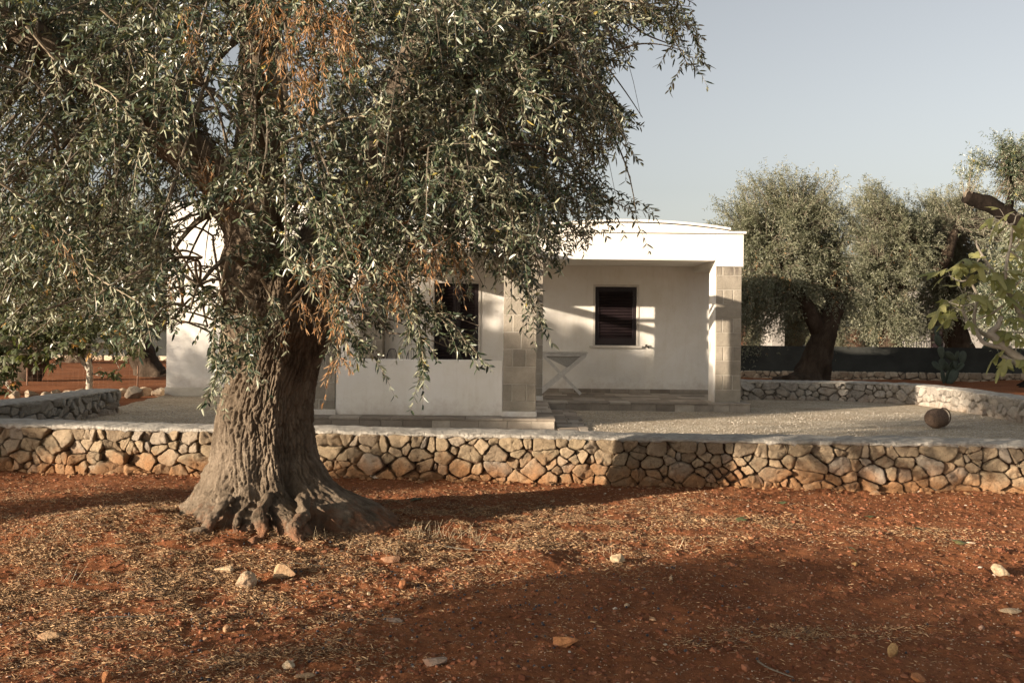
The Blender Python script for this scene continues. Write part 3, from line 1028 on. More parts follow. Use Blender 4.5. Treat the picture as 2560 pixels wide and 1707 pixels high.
    def louvre(x0, x1, z0, z1, y, mat, par, rails=()):
        sh = MB(); st = 0.075
        sh.box((x0, y, z0), (x0 + st, y + 0.045, z1), 0.003)
        sh.box((x1 - st, y, z0), (x1, y + 0.045, z1), 0.003)
        sh.box((x0 + st, y + 0.001, z1 - 0.05), (x1 - st, y + 0.044, z1), 0.002)
        sh.box((x0 + st, y + 0.001, z0), (x1 - st, y + 0.044, z0 + 0.14), 0.002)
        for rz in rails:
            sh.box((x0 + st, y + 0.001, rz), (x1 - st, y + 0.044, rz + 0.10), 0.002)
        sh.box((x0 + 0.01, y + 0.06, z0 + 0.01), (x1 - 0.01, y + 0.07, z1 - 0.01))
        s_ = sh.build('shutter', mat, par)
        sl = MB()
        z = z0 + 0.165; dz = 0.058
        while z < z1 - 0.07:
            if any(rz - 0.03 < z < rz + 0.12 for rz in rails):
                if sl.n: sl.build('louvres', mat, s_); sl = MB()
            else:
                V = []
                for xx in (x0 + st + 0.001, x1 - st - 0.001):
                    for (yy, zz) in ((y + 0.004, z - 0.024), (y + 0.012, z - 0.030), (y + 0.042, z + 0.018), (y + 0.034, z + 0.024)):
                        V.append((xx, yy, zz))
                sl.add(V, [[0, 1, 2, 3], [7, 6, 5, 4], [0, 4, 5, 1], [1, 5, 6, 2], [2, 6, 7, 3], [3, 7, 4, 0]])
            z += dz
        sl.build('louvres', mat, s_)
    louvre(wx0 + 0.004, wx1 - 0.004, wz0 + 0.004, wz1 - 0.004, YW + 0.03, MT['shutter'], win)
    # --- door
    m2 = MB()
    t = 0.05
    m2.box((dx0 - t, YW - 0.014, PZ + 0.004), (dx0 - 0.002, YW + 0.06, dz1), 0.003)
    m2.box((dx1 + 0.002, YW - 0.014, PZ + 0.004), (dx1 + t, YW + 0.06, dz1), 0.003)
    m2.box((dx0 - t, YW - 0.014, dz1 + 0.002), (dx1 + t, YW + 0.06, dz1 + t), 0.003)
    dr = m2.build('door', fr, H)
    mid = (dx0 + dx1) / 2
    louvre(dx0 + 0.004, mid - 0.002, PZ + 0.01, dz1 - 0.004, YW + 0.14, MT['shutter'], dr, rails=(1.15,))
    louvre(mid + 0.002, dx1 - 0.004, PZ + 0.01, dz1 - 0.004, YW + 0.14, MT['shutter'], dr, rails=(1.15,))
    # small dark wall tap right of the window
    p = P(1615, 867, YW)
    m2 = MB()
    m2.tube([p + [0, 0.0, 0.01], p + [0, -0.06, 0.01], p + [0.03, -0.09, 0.0], p + [0.045, -0.095, -0.025]], [0.022, 0.02, 0.018, 0.014], 8)
    m2.tube([p + [-0.02, -0.05, 0.035], p + [0.02, -0.05, 0.04]], 0.012, 6)
    m2.build('wall_tap', simple('dark_metal_tap', (0.03, 0.025, 0.02), (0.06, 0.05, 0.04), 8, 0.5), H)
    return H, dict(YW=YW, YL=YL, YR=YR, xs_l=xs_l)

def m_paving():
    m, t, b = newmat('worn_limestone_paving')
    v = coords(t)
    c = ramp(t, island(t), [(0.0, (0.23, 0.195, 0.155)), (0.35, (0.30, 0.26, 0.21)), (0.7, (0.38, 0.335, 0.275)), (1.0, (0.47, 0.42, 0.345))])
    n = ramp(t, noise(t, v, 6, 6, 0.7), [(0.3, (0.75, 0.72, 0.70)), (0.7, (1.12, 1.1, 1.07))])
    t.links.new(mix(t, c, n, 1.0, 'MULTIPLY'), b.inputs['Base Color'])
    bump(t, b, noise(t, v, 25, 5, 0.7), 0.005)
    b.inputs['Roughness'].default_value = 0.9
    return m
MT['paving'] = m_paving()
MT['window_frame'] = simple('pale_limestone_trim', (0.52, 0.48, 0.42), (0.62, 0.58, 0.51), 8, 0.85, 50, 0.002)
MT['shutter'] = simple('dark_brown_shutter_paint', (0.010, 0.006, 0.007), (0.020, 0.012, 0.013), 6, 0.45, 60, 0.001, 0.4)
HOUSE, HD = build_house()

# stone paved path between the two platforms
def paved_path():
    r = np.random.default_rng(14)
    mb = MB()
    x0, x1 = HD['xs_l'] + 0.03, 1.10
    y = 12.9
    while y < 17.3:
        d = min(0.3 + r.uniform(-0.04, 0.06), 17.31 - y); x = x0 + r.uniform(-0.0, 0.02)
        xe = x1 + r.uniform(-0.02, 0.02)
        while x < xe - 0.05:
            w = min(r.uniform(0.18, 0.36), xe - x)
            mb.box((x + 0.004, y + 0.004, GZ - 0.02), (x + w - 0.004, y + d - 0.004, GZ + 0.016 + r.uniform(-0.003, 0.004)), 0.005)
            x += w
        y += d
    # strip along the front of the left platform
    x = -3.6
    while x < HD['xs_l']:
        w = r.uniform(0.25, 0.45)
        for q in range(4):
            mb.box((x + 0.004, 14.16 - 0.3 * (q + 1) + 0.004, GZ - 0.02), (min(x + w, HD['xs_l']) - 0.004, 14.16 - 0.3 * q - 0.004, GZ + 0.016 + r.uniform(-0.003, 0.004)), 0.005)
        x += w
    o = mb.build('paved_path', MT['paving'])
    tag(o, kind='structure')
paved_path()
# ------------------------------------------------------------------ foliage builders
def leaf_arrays(Pb, D, N, L, Wd, curl=0.08, fold=0.14):
    D = unit(D); Sd = unit(np.cross(D, N)); N = unit(np.cross(Sd, D))
    L = L[:, None]; Wd = Wd[:, None]
    a = Pb
    l1 = Pb + D * L * 0.30 - Sd * Wd * 0.46 + N * Wd * fold
    l2 = Pb + D * L * 0.68 - Sd * Wd * 0.40 + N * (Wd * fold - L * curl * 0.5)
    tp = Pb + D * L - N * L * curl
    r2 = Pb + D * L * 0.68 + Sd * Wd * 0.40 + N * (Wd * fold - L * curl * 0.5)
    r1 = Pb + D * L * 0.30 + Sd * Wd * 0.46 + N * Wd * fold
    V = np.stack([a, l1, l2, tp, r2, r1], 1)
    n = len(Pb)
    b = np.arange(n)[:, None] * 6
    Q = np.concatenate([b + np.array([0, 3, 2, 1]), b + np.array([0, 5, 4, 3])], 1).reshape(-1, 4)
    return V.reshape(-1, 3), Q

def twig_curves(A, D, Ln, droop, seg=5):
    """(n, seg, 3) points"""
    t = np.linspace(0, 1, seg)[None, :, None]
    D = unit(D)
    g = np.zeros_like(D)[:, None, :] + np.array([0, 0, -1.0])
    return A[:, None, :] + D[:, None, :] * Ln[:, None, None] * t + g * (droop * Ln)[:, None, None] * t ** 2

def eval_curve(C, t):
    """C (n,seg,3), t (n,k) in 0..1 -> (n,k,3)"""
    seg = C.shape[1]
    x = t * (seg - 1); i = np.minimum(x.astype(int), seg - 2); f = (x - i)[..., None]
    r = np.arange(len(C))[:, None]
    return C[r, i] * (1 - f) + C[r, i + 1] * f, unit(C[r, i + 1] - C[r, i])

def tubes_arrays(C, r0, r1, n=3):
    """thin tubes for many curves at once"""
    m, k, _ = C.shape
    T = np.gradient(C, axis=1); T = unit(T)
    ref = np.array([0.31, 0.87, 0.38]); A = unit(np.cross(T, ref)); B = np.cross(T, A)
    th = np.arange(n) / n * 2 * math.pi
    r = (r0[:, None] + (r1 - r0)[:, None] * np.linspace(0, 1, k)[None])[..., None, None]
    V = C[:, :, None, :] + r * (np.cos(th)[None, None, :, None] * A[:, :, None, :] + np.sin(th)[None, None, :, None] * B[:, :, None, :])
    base = (np.arange(m) * k * n)[:, None, None]
    i = (np.arange(k - 1) * n)[None, :, None]; j = np.arange(n)[None, None]; j2 = (j + 1) % n
    Q = np.stack([base + i + j, base + i + j2, base + i + n + j2, base + i + n + j], -1).reshape(-1, 4)
    return V.reshape(-1, 3), Q

def leaves_on(C, K, rng, LL, WW, up=0.55, spread=0.75, t0=0.12, keep=0.93, curl=0.08):
    n = len(C)
    t = np.linspace(t0, 1.0, K)[None, :] + rng.uniform(-0.03, 0.03, (n, K))
    t = np.clip(t, 0, 1)
    Pt, Tn = eval_curve(C, t)
    ang = rng.uniform(0, 6.28, (n, 1)) + np.arange(K)[None] * 1.57 + rng.normal(0, 0.3, (n, K))
    ref = np.array([0.2, 0.4, 0.9]); A = unit(np.cross(Tn, ref)); B = np.cross(Tn, A)
    side = np.cos(ang)[..., None] * A + np.sin(ang)[..., None] * B
    out = []
    for s in (-1, 1):
        D = Tn * rng.uniform(0.45, 1.0, (n, K, 1)) + s * side * spread + rng.normal(0, 0.16, (n, K, 3)) + np.array([0, 0, -0.15])
        N = np.array([0, 0, up]) + Tn * 0.55 + rng.normal(0, 0.42, (n, K, 3))
        out.append((Pt, D, N))
    Pb = np.concatenate([o[0].reshape(-1, 3) for o in out]); D = np.concatenate([o[1].reshape(-1, 3) for o in out]); N = np.concatenate([o[2].reshape(-1, 3) for o in out])
    m = rng.random(len(Pb)) < keep
    Pb, D, N = Pb[m], D[m], N[m]
    k = len(Pb)
    L = LL * rng.uniform(0.5, 1.25, k); Wd = WW * rng.uniform(0.6, 1.25, k)
    return leaf_arrays(Pb, D, N, L, Wd, rng.uniform(-0.05, 0.28, k)[:, None], rng.uniform(0.0, 0.3, k)[:, None])

def gnarl(pts, r, n, amp=0.12, f=4.0, fiss=0.0, k=None, seed=0.0):
    """tube with a knotted, ridged surface"""
    k = k or len(pts) * 10
    c = spline(pts, k)
    rr = np.interp(np.linspace(0, 1, k), np.linspace(0, 1, len(r)), r)
    def d(p, th, i):
        s = amp * rr[i] * fbm(p[:, 0] * f + seed, p[:, 1] * f, p[:, 2] * f * 0.6, o=3)
        if fiss:
            a = th * rr[i]
            s = s - fiss * np.abs(pn(a * 26 + seed + 0.5 * pn(a * 9, i * 0.12), np.full(n, i * 0.17), 0.5)) * 1.6
        return s
    mb = MB(); mb.tube(c, rr, n, disp=d)
    return mb

MT['twig_pale'] = simple('pale_olive_twig', (0.22, 0.18, 0.12), (0.38, 0.32, 0.23), 14, 0.9, 60, 0.001)
# ------------------------------------------------------------------ the big olive tree
CROWN = [(-700, -900), (2000, -900), (1700, -200), (1606, 0), (1604, 60), (1598, 150), (1572, 155), (1556, 90), (1530, 60), (1505, 80), (1480, 60), (1470, 110), (1440, 165), (1395, 200), (1400, 225), (1450, 250), (1494, 262), (1470, 305), (1425, 290), (1455, 345), (1400, 335), (1392, 400), (1405, 445), (1440, 445), (1468, 465), (1458, 500), (1425, 505), (1395, 545), (1360, 575), (1330, 600), (1290, 632), (1262, 612), (1250, 660), (1262, 690), (1244, 745), (1222, 742), (1226, 690), (1196, 665), (1170, 640), (1138, 645), (1105, 668), (1085, 700), (1100, 745), (1095, 790), (1060, 830), (1040, 828), (1030, 790), (1000, 800), (990, 850), (968, 858), (945, 800), (920, 770), (880, 790), (875, 830), (850, 800), (836, 834), (800, 838), (775, 872), (752, 800), (745, 720), (700, 690), (690, 650), (640, 640), (600, 640), (560, 640), (556, 690), (618, 740), (612, 780), (575, 840), (530, 862), (486, 850), (478, 790), (500, 740), (480, 700), (440, 720), (405, 740), (410, 800), (385, 815), (370, 770), (330, 800), (250, 800), (200, 770), (140, 800), (80, 770), (0, 800), (-700, 850)]
TRUNK = [(690, 640), (560, 640), (545, 700), (540, 800), (515, 900), (497, 1000), (718, 1000), (722, 900), (740, 800), (770, 720)]

def big_olive():
    rng = np.random.default_rng(11)
    T = empty('olive_tree', (TRX, TRY, 0), 'huge old olive tree with thick ridged trunk filling the left foreground', 'tree')
    # ---- trunk
    tab = [(640, 545, 742), (700, 545, 768), (750, 544, 764), (800, 540, 745), (850, 528, 732), (900, 515, 722), (950, 503, 718), (1000, 497, 720), (1050, 490, 728), (1100, 472, 752), (1125, 460, 775), (1150, 445, 832), (1180, 428, 868), (1205, 415, 888), (1260, 400, 896)]
    zs, cx, rx = [], [], []
    for y, a, b in tab:
        pa, pb = O(a, y, TRY), O(b, y, TRY)
        zs.append((pa[2] + pb[2]) / 2); cx.append((pa[0] + pb[0]) / 2); rx.append((pb[0] - pa[0]) / 2)
    zs, cx, rx = map(np.array, (zs[::-1], cx[::-1], rx[::-1]))
    nz, nt_ = 420, 460
    z = np.linspace(-0.12, zs[-1], nz)
    ker = np.ones(15) / 15
    def sm(a):
        p = np.pad(a, 7, mode='edge'); return np.convolve(p, ker, 'valid')
    c = sm(np.interp(z, zs, cx)); R = sm(np.interp(z, zs, rx))
    th = np.arange(nt_) / nt_ * 2 * math.pi
    Z, TH = np.meshgrid(z, th, indexing='ij')
    Rr = R[:, None]
    base = 0.36
    ry = base + (Rr - base) * 0.90
    flare = np.clip(Rr - base, 0, None)
    # elliptical section with root buttresses
    ct, st = np.cos(TH), np.sin(TH)
    rad = 1.0 / np.sqrt((ct / Rr) ** 2 + (st / ry) ** 2)
    def lobe(a0, w, amp, zt, zp=1.6):
        d = (TH - math.radians(a0) + math.pi) % (2 * math.pi) - math.pi
        return amp * np.exp(-(d / math.radians(w)) ** 2) * np.exp(-(np.maximum(Z, 0) / zt) ** zp)
    but = (lobe(-20, 28, 0.22, 0.34, 2.4) + lobe(-52, 8, -0.16, 0.42, 2.5) + lobe(-70, 9, 0.16, 0.36) + lobe(-84, 5, -0.10, 0.30) + lobe(-95, 8, 0.12, 0.28)
           + lobe(-108, 5, -0.09, 0.26) + lobe(-120, 9, 0.10, 0.26) + lobe(-150, 12, -0.06, 0.35) + lobe(195, 16, 0.10, 0.34) + lobe(150, 14, -0.08, 0.4)
           + lobe(120, 18, 0.12, 0.4) + lobe(70, 16, 0.14, 0.4) + lobe(35, 14, -0.08, 0.4))
    rad = rad + but
    # long flutes up the bole
    px, py = rad * ct, rad * st
    rad = rad + 0.030 * pn(ct * 1.9 + 3, st * 1.9, Z * 0.55) + 0.016 * pn(ct * 4.5, st * 4.5 + 4, Z * 0.9)
    d = (TH - math.radians(-48) + math.pi) % (2 * math.pi) - math.pi
    rad = rad - 0.06 * np.exp(-(d / 0.28) ** 2) * np.exp(-((Z - 0.55) / 0.45) ** 2)       # hollow on the shaded side
    low = np.exp(-(np.maximum(Z, 0) / 0.40) ** 2)
    rad = rad + low * (0.060 * fbm(px * 5.5, py * 5.5, Z * 5.0, o=5) - 0.030 * np.abs(pn(px * 12, py * 12, Z * 8)))
    for (a0, zz, s, amp) in ((-142, 0.42, 0.10, -0.05), (-75, 0.52, 0.07, -0.035), (-100, 1.3, 0.07, 0.02), (-60, 1.55, 0.08, 0.03), (-128, 0.95, 0.09, 0.025)):
        d = ((TH - math.radians(a0) + math.pi) % (2 * math.pi) - math.pi) * 0.4
        rad = rad + amp * np.exp(-(d ** 2 + (Z - zz) ** 2) / s ** 2)
    rad = rad - low * 0.022 * np.abs(pn(px * 24, py * 24, Z * 7)) - low * 0.012 * np.abs(pn(px * 50, py * 50, Z * 20))
    # bark: interlaced long plates
    arc = TH * 0.38
    per = 2 * math.pi * 0.38
    def rn(fx, fz, off):
        # seamless around the trunk
        return pn(np.cos(TH) * fx * 0.38 + off, np.sin(TH) * fx * 0.38, Z * fz)
    w = 0.35 * rn(6, 3.0, 5)
    b1 = np.abs(pn(np.cos(TH) * 0.38 * 30 + w * 2.2, np.sin(TH) * 0.38 * 30 + w * 2.2, Z * 6.5 + w))
    b2 = np.abs(pn(np.cos(TH) * 0.38 * 62 + w * 3, np.sin(TH) * 0.38 * 62, Z * 17))
    rad = rad - 0.022 * np.clip(0.26 - b1, 0, 1) / 0.26 - 0.010 * np.clip(0.25 - b2, 0, 1) / 0.25 + 0.005 * rn(90, 60, 2)
    # close the top softly
    topf = np.clip((Z - (zs[-1] - 0.25)) / 0.25, 0, 1)
    rad = rad * (1 - 0.25 * topf ** 2)
    X = c[:, None] + rad * ct
    Yy = TRY + rad * st
    V = np.stack([X, Yy, Z], -1).reshape(-1, 3)
    i = np.arange(nz - 1)[:, None] * nt_; j = np.arange(nt_)[None]; j2 = (j + 1) % nt_
    Q = np.stack([i + j, i + j2, i + nt_ + j2, i + nt_ + j], -1).reshape(-1, 4)
    V = np.concatenate([V, [[c[-1], TRY, zs[-1] + 0.05]]])
    Tt = [[(nz - 1) * nt_ + q, (nz - 1) * nt_ + (q + 1) % nt_, nz * nt_] for q in range(nt_)]
    trunk = mesh_np('trunk', V, Q, Tt, MT['bark'], T, smooth=True)
    # knotted surface roots breaking out of the earth in front of the bole
    mb = MB()
    for q, (pts, r) in enumerate((([(-1.74, 7.30, .36), (-1.78, 7.12, .25), (-1.72, 7.00, .15), (-1.78, 6.92, .06), (-1.74, 6.86, -.06)], [.05, .060, .045, .045, .03]),
                   ([(-2.02, 7.26, .34), (-2.10, 7.12, .23), (-2.12, 7.0, .16), (-2.26, 6.93, .10), (-2.30, 6.84, .0)], [.05, .05, .05, .04, .03]),
                   ([(-1.52, 7.30, .34), (-1.46, 7.12, .24), (-1.52, 7.0, .17), (-1.44, 6.93, .08), (-1.46, 6.86, -.05)], [.06, .055, .05, .045, .03]),
                   ([(-1.90, 7.24, .30), (-1.93, 7.08, .20), (-1.90, 6.98, .12), (-1.96, 6.9, .0)], [.035, .035, .035, .02]))):
        cc = spline(pts, 34); k_ = len(pts); rr = 0.72 * np.interp(np.linspace(0, 1, 34), np.linspace(0, 1, k_), r)
        cc = cc + 0.018 * np.column_stack([pn(np.arange(34) * 0.33 + q * 7, 1.5), np.zeros(34), pn(np.arange(34) * 0.3 + q * 7, 8.5)])
        cc[:, 1] -= 0.06
        mb.tube(cc, rr, 40, disp=lambda p, t, i, rr=rr: 0.75 * rr[i] * fbm(p[:, 0] * 17, p[:, 1] * 17, p[:, 2] * 13, o=5))
    mb.build('roots', MT['bark'], T, smooth=True)
    # ---- limbs
    limbs = [
        ([(-1.92, 7.72, 1.35), (-1.98, 7.74, 1.9), (-2.03, 7.8, 2.5), (-1.98, 7.85, 3.2), (-2.05, 7.95, 4.1), (-2.3, 8.1, 5.2)], [0.30, 0.27, 0.22, 0.20, 0.17, 0.11]),
        ([(-1.74, 7.74, 1.2), (-1.52, 7.78, 1.85), (-1.30, 7.9, 2.4), (-1.05, 8.15, 3.1), (-0.72, 8.4, 4.1), (-0.2, 8.8, 5.0)], [0.22, 0.22, 0.17, 0.155, 0.13, 0.07]),
        ([(-1.98, 7.76, 1.9), (-2.22, 7.66, 2.65), (-2.95, 7.35, 3.25), (-3.8, 7.05, 3.9), (-4.7, 6.8, 4.7)], [0.15, 0.17, 0.14, 0.11, 0.06]),
        ([(-1.75, 7.78, 1.6), (-1.5, 8.3, 2.6), (-1.1, 9.0, 3.3), (-0.8, 9.6, 4.2)], [0.18, 0.14, 0.11, 0.06]),
        ([(-1.35, 7.9, 2.25), (-0.9, 7.7, 2.8), (-0.3, 7.5, 3.3), (0.4, 7.4, 3.8)], [0.12, 0.08, 0.055, 0.03]),
        ([(-2.0, 7.8, 2.6), (-1.9, 7.3, 3.2), (-1.7, 6.7, 3.8), (-1.6, 6.3, 4.6)], [0.12, 0.09, 0.07, 0.04]),
        ([(-2.1, 7.75, 2.3), (-2.6, 7.95, 3.0), (-3.2, 8.5, 3.5), (-3.8, 8.9, 4.3)], [0.13, 0.10, 0.08, 0.04]),
    ]
    limb_pts = []
    for q, (pts, r) in enumerate(limbs):
        big = r[0] > 0.17
        mb = gnarl(pts, r, 90 if big else 28, 0.16, 5.0, 0.008 if big else 0.003, k=len(pts) * (26 if big else 10), seed=q * 3.1)
        mb.build('limb', MT['bark'], T, smooth=True)
        limb_pts.append(spline(pts, 30))
    LP = np.concatenate(limb_pts)
    # ---- sprays
    n0 = 30000
    X = rng.uniform(-6.2, 1.9, n0); Y = rng.uniform(4.9, 10.9, n0); Zc = rng.uniform(1.15, 6.6, n0)
    c0 = np.array([-1.75, 7.85, 3.7])
    e = ((X - c0[0]) / 3.9) ** 2 + ((Y - c0[1]) / 2.9) ** 2 + ((Zc - c0[2]) / 2.95) ** 2
    core = ((X + 1.75) / 1.1) ** 2 + ((Y - 7.85) / 1.0) ** 2 + ((Zc - 3.3) / 1.9) ** 2
    cl = fbm(X * 1.6 + 3, Y * 1.6, Zc * 1.6, o=2)
    ok = (e < 1) & (core > 0.8) & (cl > -0.10)
    pts = np.column_stack([X, Y, Zc])[ok]
    u, v = proj(pts)
    infr = inside(CROWN, u, v)
    ok = infr & (v > -650)
    # drooping skirt must not hang in front of the bare bole
    pts = pts[ok]; u = u[ok]; v = v[ok]
    cap = 760
    # thin with a minimum spacing; low density pockets let the sky through
    hole = fbm((u + 3) / 62.0, v / 62.0, o=2)
    keep = []
    cell = {}
    dmin = 0.19
    for k in range(len(pts)):
        key = tuple((pts[k] / dmin).astype(int))
        good = True
        for a in (-1, 0, 1):
            for b in (-1, 0, 1):
                for c_ in (-1, 0, 1):
                    for m in cell.get((key[0] + a, key[1] + b, key[2] + c_), ()):
                        if np.sum((pts[m] - pts[k]) ** 2) < dmin ** 2: good = False
        if not good: continue
        # density in frame: thinner where wall and sky show through
        dens = 0.64 if v[k] > -40 else 0.20
        if 385 < u[k] < 545 and 480 < v[k] < 900: dens = 0.17
        if 540 < u[k] < 730 and 60 < v[k] < 340: dens *= 0.5
        if u[k] < 385 and v[k] > 300: dens *= 0.8
        if 415 < u[k] < 480 and 330 < v[k] < 480: dens = 0.12
        if 20 < u[k] < 300 and 40 < v[k] < 330: dens *= 0.72
        if u[k] > 880 and -20 < v[k] < 600: dens *= 1.45
        dens *= float(0.10 + 0.90 * sstep(-0.30, 0.08, hole[k]))
        if v[k] > 620 and 770 < u[k] < 1110: dens *= 0.42
        if v[k] > 640 and u[k] < 390: dens *= 1.5
        if rng.random() > dens: continue
        keep.append(k); cell.setdefault(key, []).append(k)
        if len(keep) >= 1400: break
    tips = pts[keep]
    ns = len(tips)
    # root of each spray: back towards the nearest limb, a bit higher
    d2 = ((tips[:, None, :] - LP[None]) ** 2).sum(-1)
    near = LP[d2.argmin(1)]
    inw = unit(near - tips)
    ln = rng.uniform(0.55, 1.0, ns)
    start = tips + inw * ln[:, None] * 0.85 + np.array([0, 0, 1.0]) * ln[:, None] * rng.uniform(-0.15, 0.45, (ns, 1))
    mid = (start + tips) / 2 + np.array([0, 0, 1]) * (0.09 * ln)[:, None] + rng.normal(0, 0.04, (ns, 3))
    tt = np.linspace(0, 1, 8)[None, :, None]
    SP = (1 - tt) ** 2 * start[:, None] + 2 * tt * (1 - tt) * (2 * mid - 0.5 * (start + tips))[:, None] + tt ** 2 * tips[:, None]
    # twigs on sprays
    K = 9
    ts = np.clip(np.linspace(0.15, 1.0, K)[None] + rng.uniform(-0.05, 0.05, (ns, K)), 0, 1)
    A, Tn = eval_curve(SP, ts)
    A = A.reshape(-1, 3); Tn = Tn.reshape(-1, 3)
    nn = len(A)
    D = Tn * 0.5 + rng.normal(0, 0.55, (nn, 3)) + unit(A - c0) * 0.45 + np.array([0, 0, 0.05])
    Ln = rng.uniform(0.16, 0.38, nn)
    C = twig_curves(A, D, Ln, rng.uniform(0.0, 0.6, nn) * (1 + 0.9 * (rng.random(nn) < 0.15)))
    # prune to the crown outline and away from the bole
    uu, vv = proj(C[:, -1]); um, vm = proj(C[:, 3])
    ok = inside(CROWN, uu, vv) & inside(CROWN, um, vm)
    rr = np.hypot(C[:, -1, 0] + 1.86, C[:, -1, 1] - 7.75)
    ok &= (rr > 0.42) | (C[:, -1, 2] > 2.3)
    ok &= C[:, -1, 2] > 1.02
    ok &= ~(inside([(555, 655), (700, 655), (760, 760), (735, 960), (500, 1010), (530, 870), (560, 760)], uu, vv) & (rng.random(nn) < 0.93))
    hz = fbm(uu / 40.0 + 11, vv / 40.0, o=2)
    ok &= ~((hz < np.where(uu > 900, -0.45, -0.22)) & (rng.random(nn) < 0.85))
    ok &= ~(inside([(385, 470), (548, 470), (548, 880), (385, 880)], uu, vv) & (rng.random(nn) < 0.5))
    ok &= ~(inside([(780, 640), (1110, 640), (1110, 900), (780, 900)], uu, vv) & (rng.random(nn) < 0.3))
    C = C[ok]; Ln = Ln[ok]
    # three leaf counts by twig length
    Vs, Qs = [], []; off = 0
    for lo, hi, kk in ((0.0, 0.22, 8), (0.22, 0.30, 11), (0.30, 9, 14)):
        m = (Ln >= lo) & (Ln < hi)
        V_, Q_ = leaves_on(C[m], kk, rng, 0.056, 0.0172, up=0.5, spread=0.85)
        Vs.append(V_); Qs.append(Q_ + off); off += len(V_)
    lv = mesh_np('crown', np.concatenate(Vs), np.concatenate(Qs), mat=MT['leaf'], parent=T)
    # twig wood
    Vt, Qt = tubes_arrays(C, np.full(len(C), 0.0026), np.full(len(C), 0.0010))
    Vp, Qp = tubes_arrays(SP, np.full(ns, 0.0085), np.full(ns, 0.0028), 5)
    # connecting boughs from limb to a bunch of sprays
    o2 = len(Vt); V2 = [Vt, Vp]; Q2 = [Qt, Qp + o2]; o2 += len(Vp)
    # nodes
    used = np.zeros(ns, bool); boughs = []
    for k in rng.permutation(ns):
        if used[k]: continue
        g = np.where((~used) & (np.sum((start - start[k]) ** 2, 1) < 0.65 ** 2))[0]
        used[g] = True
        node = start[g].mean(0)
        nl = LP[((LP - node) ** 2).sum(1).argmin()]
        node = node + unit(nl - node) * 0.15
        boughs.append((nl, node, len(g)))
        for q in g:
            boughs.append((node, start[q], 0))
    B = []; R0 = []; R1 = []
    for a, b, n_ in boughs:
        t = np.linspace(0, 1, 8)[:, None]
        L_ = np.linalg.norm(b - a)
        arch = np.array([0, 0, 1]) * L_ * 0.16 + rng.normal(0, 0.05 * L_, 3)
        B.append(a * (1 - t) + b * t + 4 * t * (1 - t) * arch)
        if n_: R0.append(0.016 + 0.0045 * min(n_, 6)); R1.append(0.012)
        else: R0.append(0.011); R1.append(0.0085)
    Vb, Qb = tubes_arrays(np.array(B), np.array(R0), np.array(R1), 6)
    V2.append(Vb); Q2.append(Qb + o2); o2 += len(Vb)
    # bare hanging stems
    m = 600
    pk = rng.integers(0, ns, m)
    A = SP[pk, 3] + rng.normal(0, 0.08, (m, 3))
    Cb = twig_curves(A, rng.normal(0, 1, (m, 3)) * np.array([1, 1, 0.4]), rng.uniform(0.15, 0.5, m), rng.uniform(1.2, 3.0, m), 7)
    uu, vv = proj(Cb[:, -1])
    Cb = Cb[inside(CROWN, uu, vv) & ~inside([(300, 560), (760, 560), (760, 900), (300, 900)], uu, vv)]
    V_, Q_ = tubes_arrays(Cb, np.full(len(Cb), 0.0034), np.full(len(Cb), 0.0016), 4)
    V2.append(V_); Q2.append(Q_ + o2); o2 += len(V_)
    mesh_np('twigs', np.concatenate(V2), np.concatenate(Q2), mat=MT['twig'], parent=T)
    # ---- long arching boughs standing in front of the crown
    feats = [([(985, 330), (1040, 250), (1120, 185), (1200, 145), (1290, 90), (1345, 30)], 6.3), ([(1040, 270), (1150, 190), (1240, 150), (1330, 165), (1400, 235), (1425, 300)], 6.5),
             ([(860, 340), (930, 215), (1000, 90), (1060, -20)], 6.1), ([(860, 320), (960, 290), (1060, 330), (1150, 400), (1180, 470)], 6.2), ([(960, 345), (1060, 300), (1130, 345), (1170, 430), (1180, 560)], 6.3),
             ([(1060, 250), (1180, 240), (1290, 215), (1380, 260), (1440, 345)], 6.8), ([(1130, 60), (1260, 20), (1380, 0), (1480, 10), (1560, 40), (1600, 90)], 7.0), ([(1400, -30), (1480, 20), (1540, 80), (1580, 150)], 7.2),
             ([(230, 20), (330, 110), (400, 190), (410, 300)], 5.8), ([(60, 60), (150, 160), (260, 220), (330, 330)], 5.7), ([(650, 330), (720, 300), (800, 270), (880, 265), (960, 225)], 5.9),
             ([(560, 480), (630, 430), (700, 440), (760, 520)], 6.0), ([(1180, 470), (1260, 440), (1340, 430), (1400, 460), (1455, 485)], 7.2), ([(1080, 560), (1150, 590), (1200, 650), (1240, 735)], 7.0),
             ([(880, 600), (930, 680), (1010, 730), (1070, 800)], 6.7), ([(940, 640), (960, 740), (975, 845)], 6.6), ([(760, 660), (790, 740), (840, 800)], 6.7), ([(530, 640), (590, 720), (560, 800), (500, 860)], 6.7), ([(600, 640), (625, 700), (600, 760), (560, 820)], 6.6), ([(520, 600), (500, 700), (490, 790), (500, 850)], 6.6),
             ([(400, 560), (450, 640), (500, 720), (520, 800)], 6.9), ([(90, 520), (170, 600), (260, 660), (330, 700)], 6.0), ([(0, 420), (90, 480), (180, 560)], 5.9)]
    FB = []
    for pl_, Yd in feats:
        pts_ = np.array([O(x, y, Yd + 0.12 * math.sin(i * 1.7)) for i, (x, y) in enumerate(pl_)])
        FB.append(spline(pts_, 16))
    FB = np.array(FB)
    nf = len(FB); KF = 15
    tf_ = np.clip(np.linspace(0.12, 1, KF)[None] + rng.uniform(-.02, .02, (nf, KF)), 0, 1)
    Af, Tf = eval_curve(FB, tf_); Af = Af.reshape(-1, 3); Tf = Tf.reshape(-1, 3)
    Df = Tf * 0.8 + rng.normal(0, 0.5, Af.shape) + np.array([0, -0.1, -0.15])
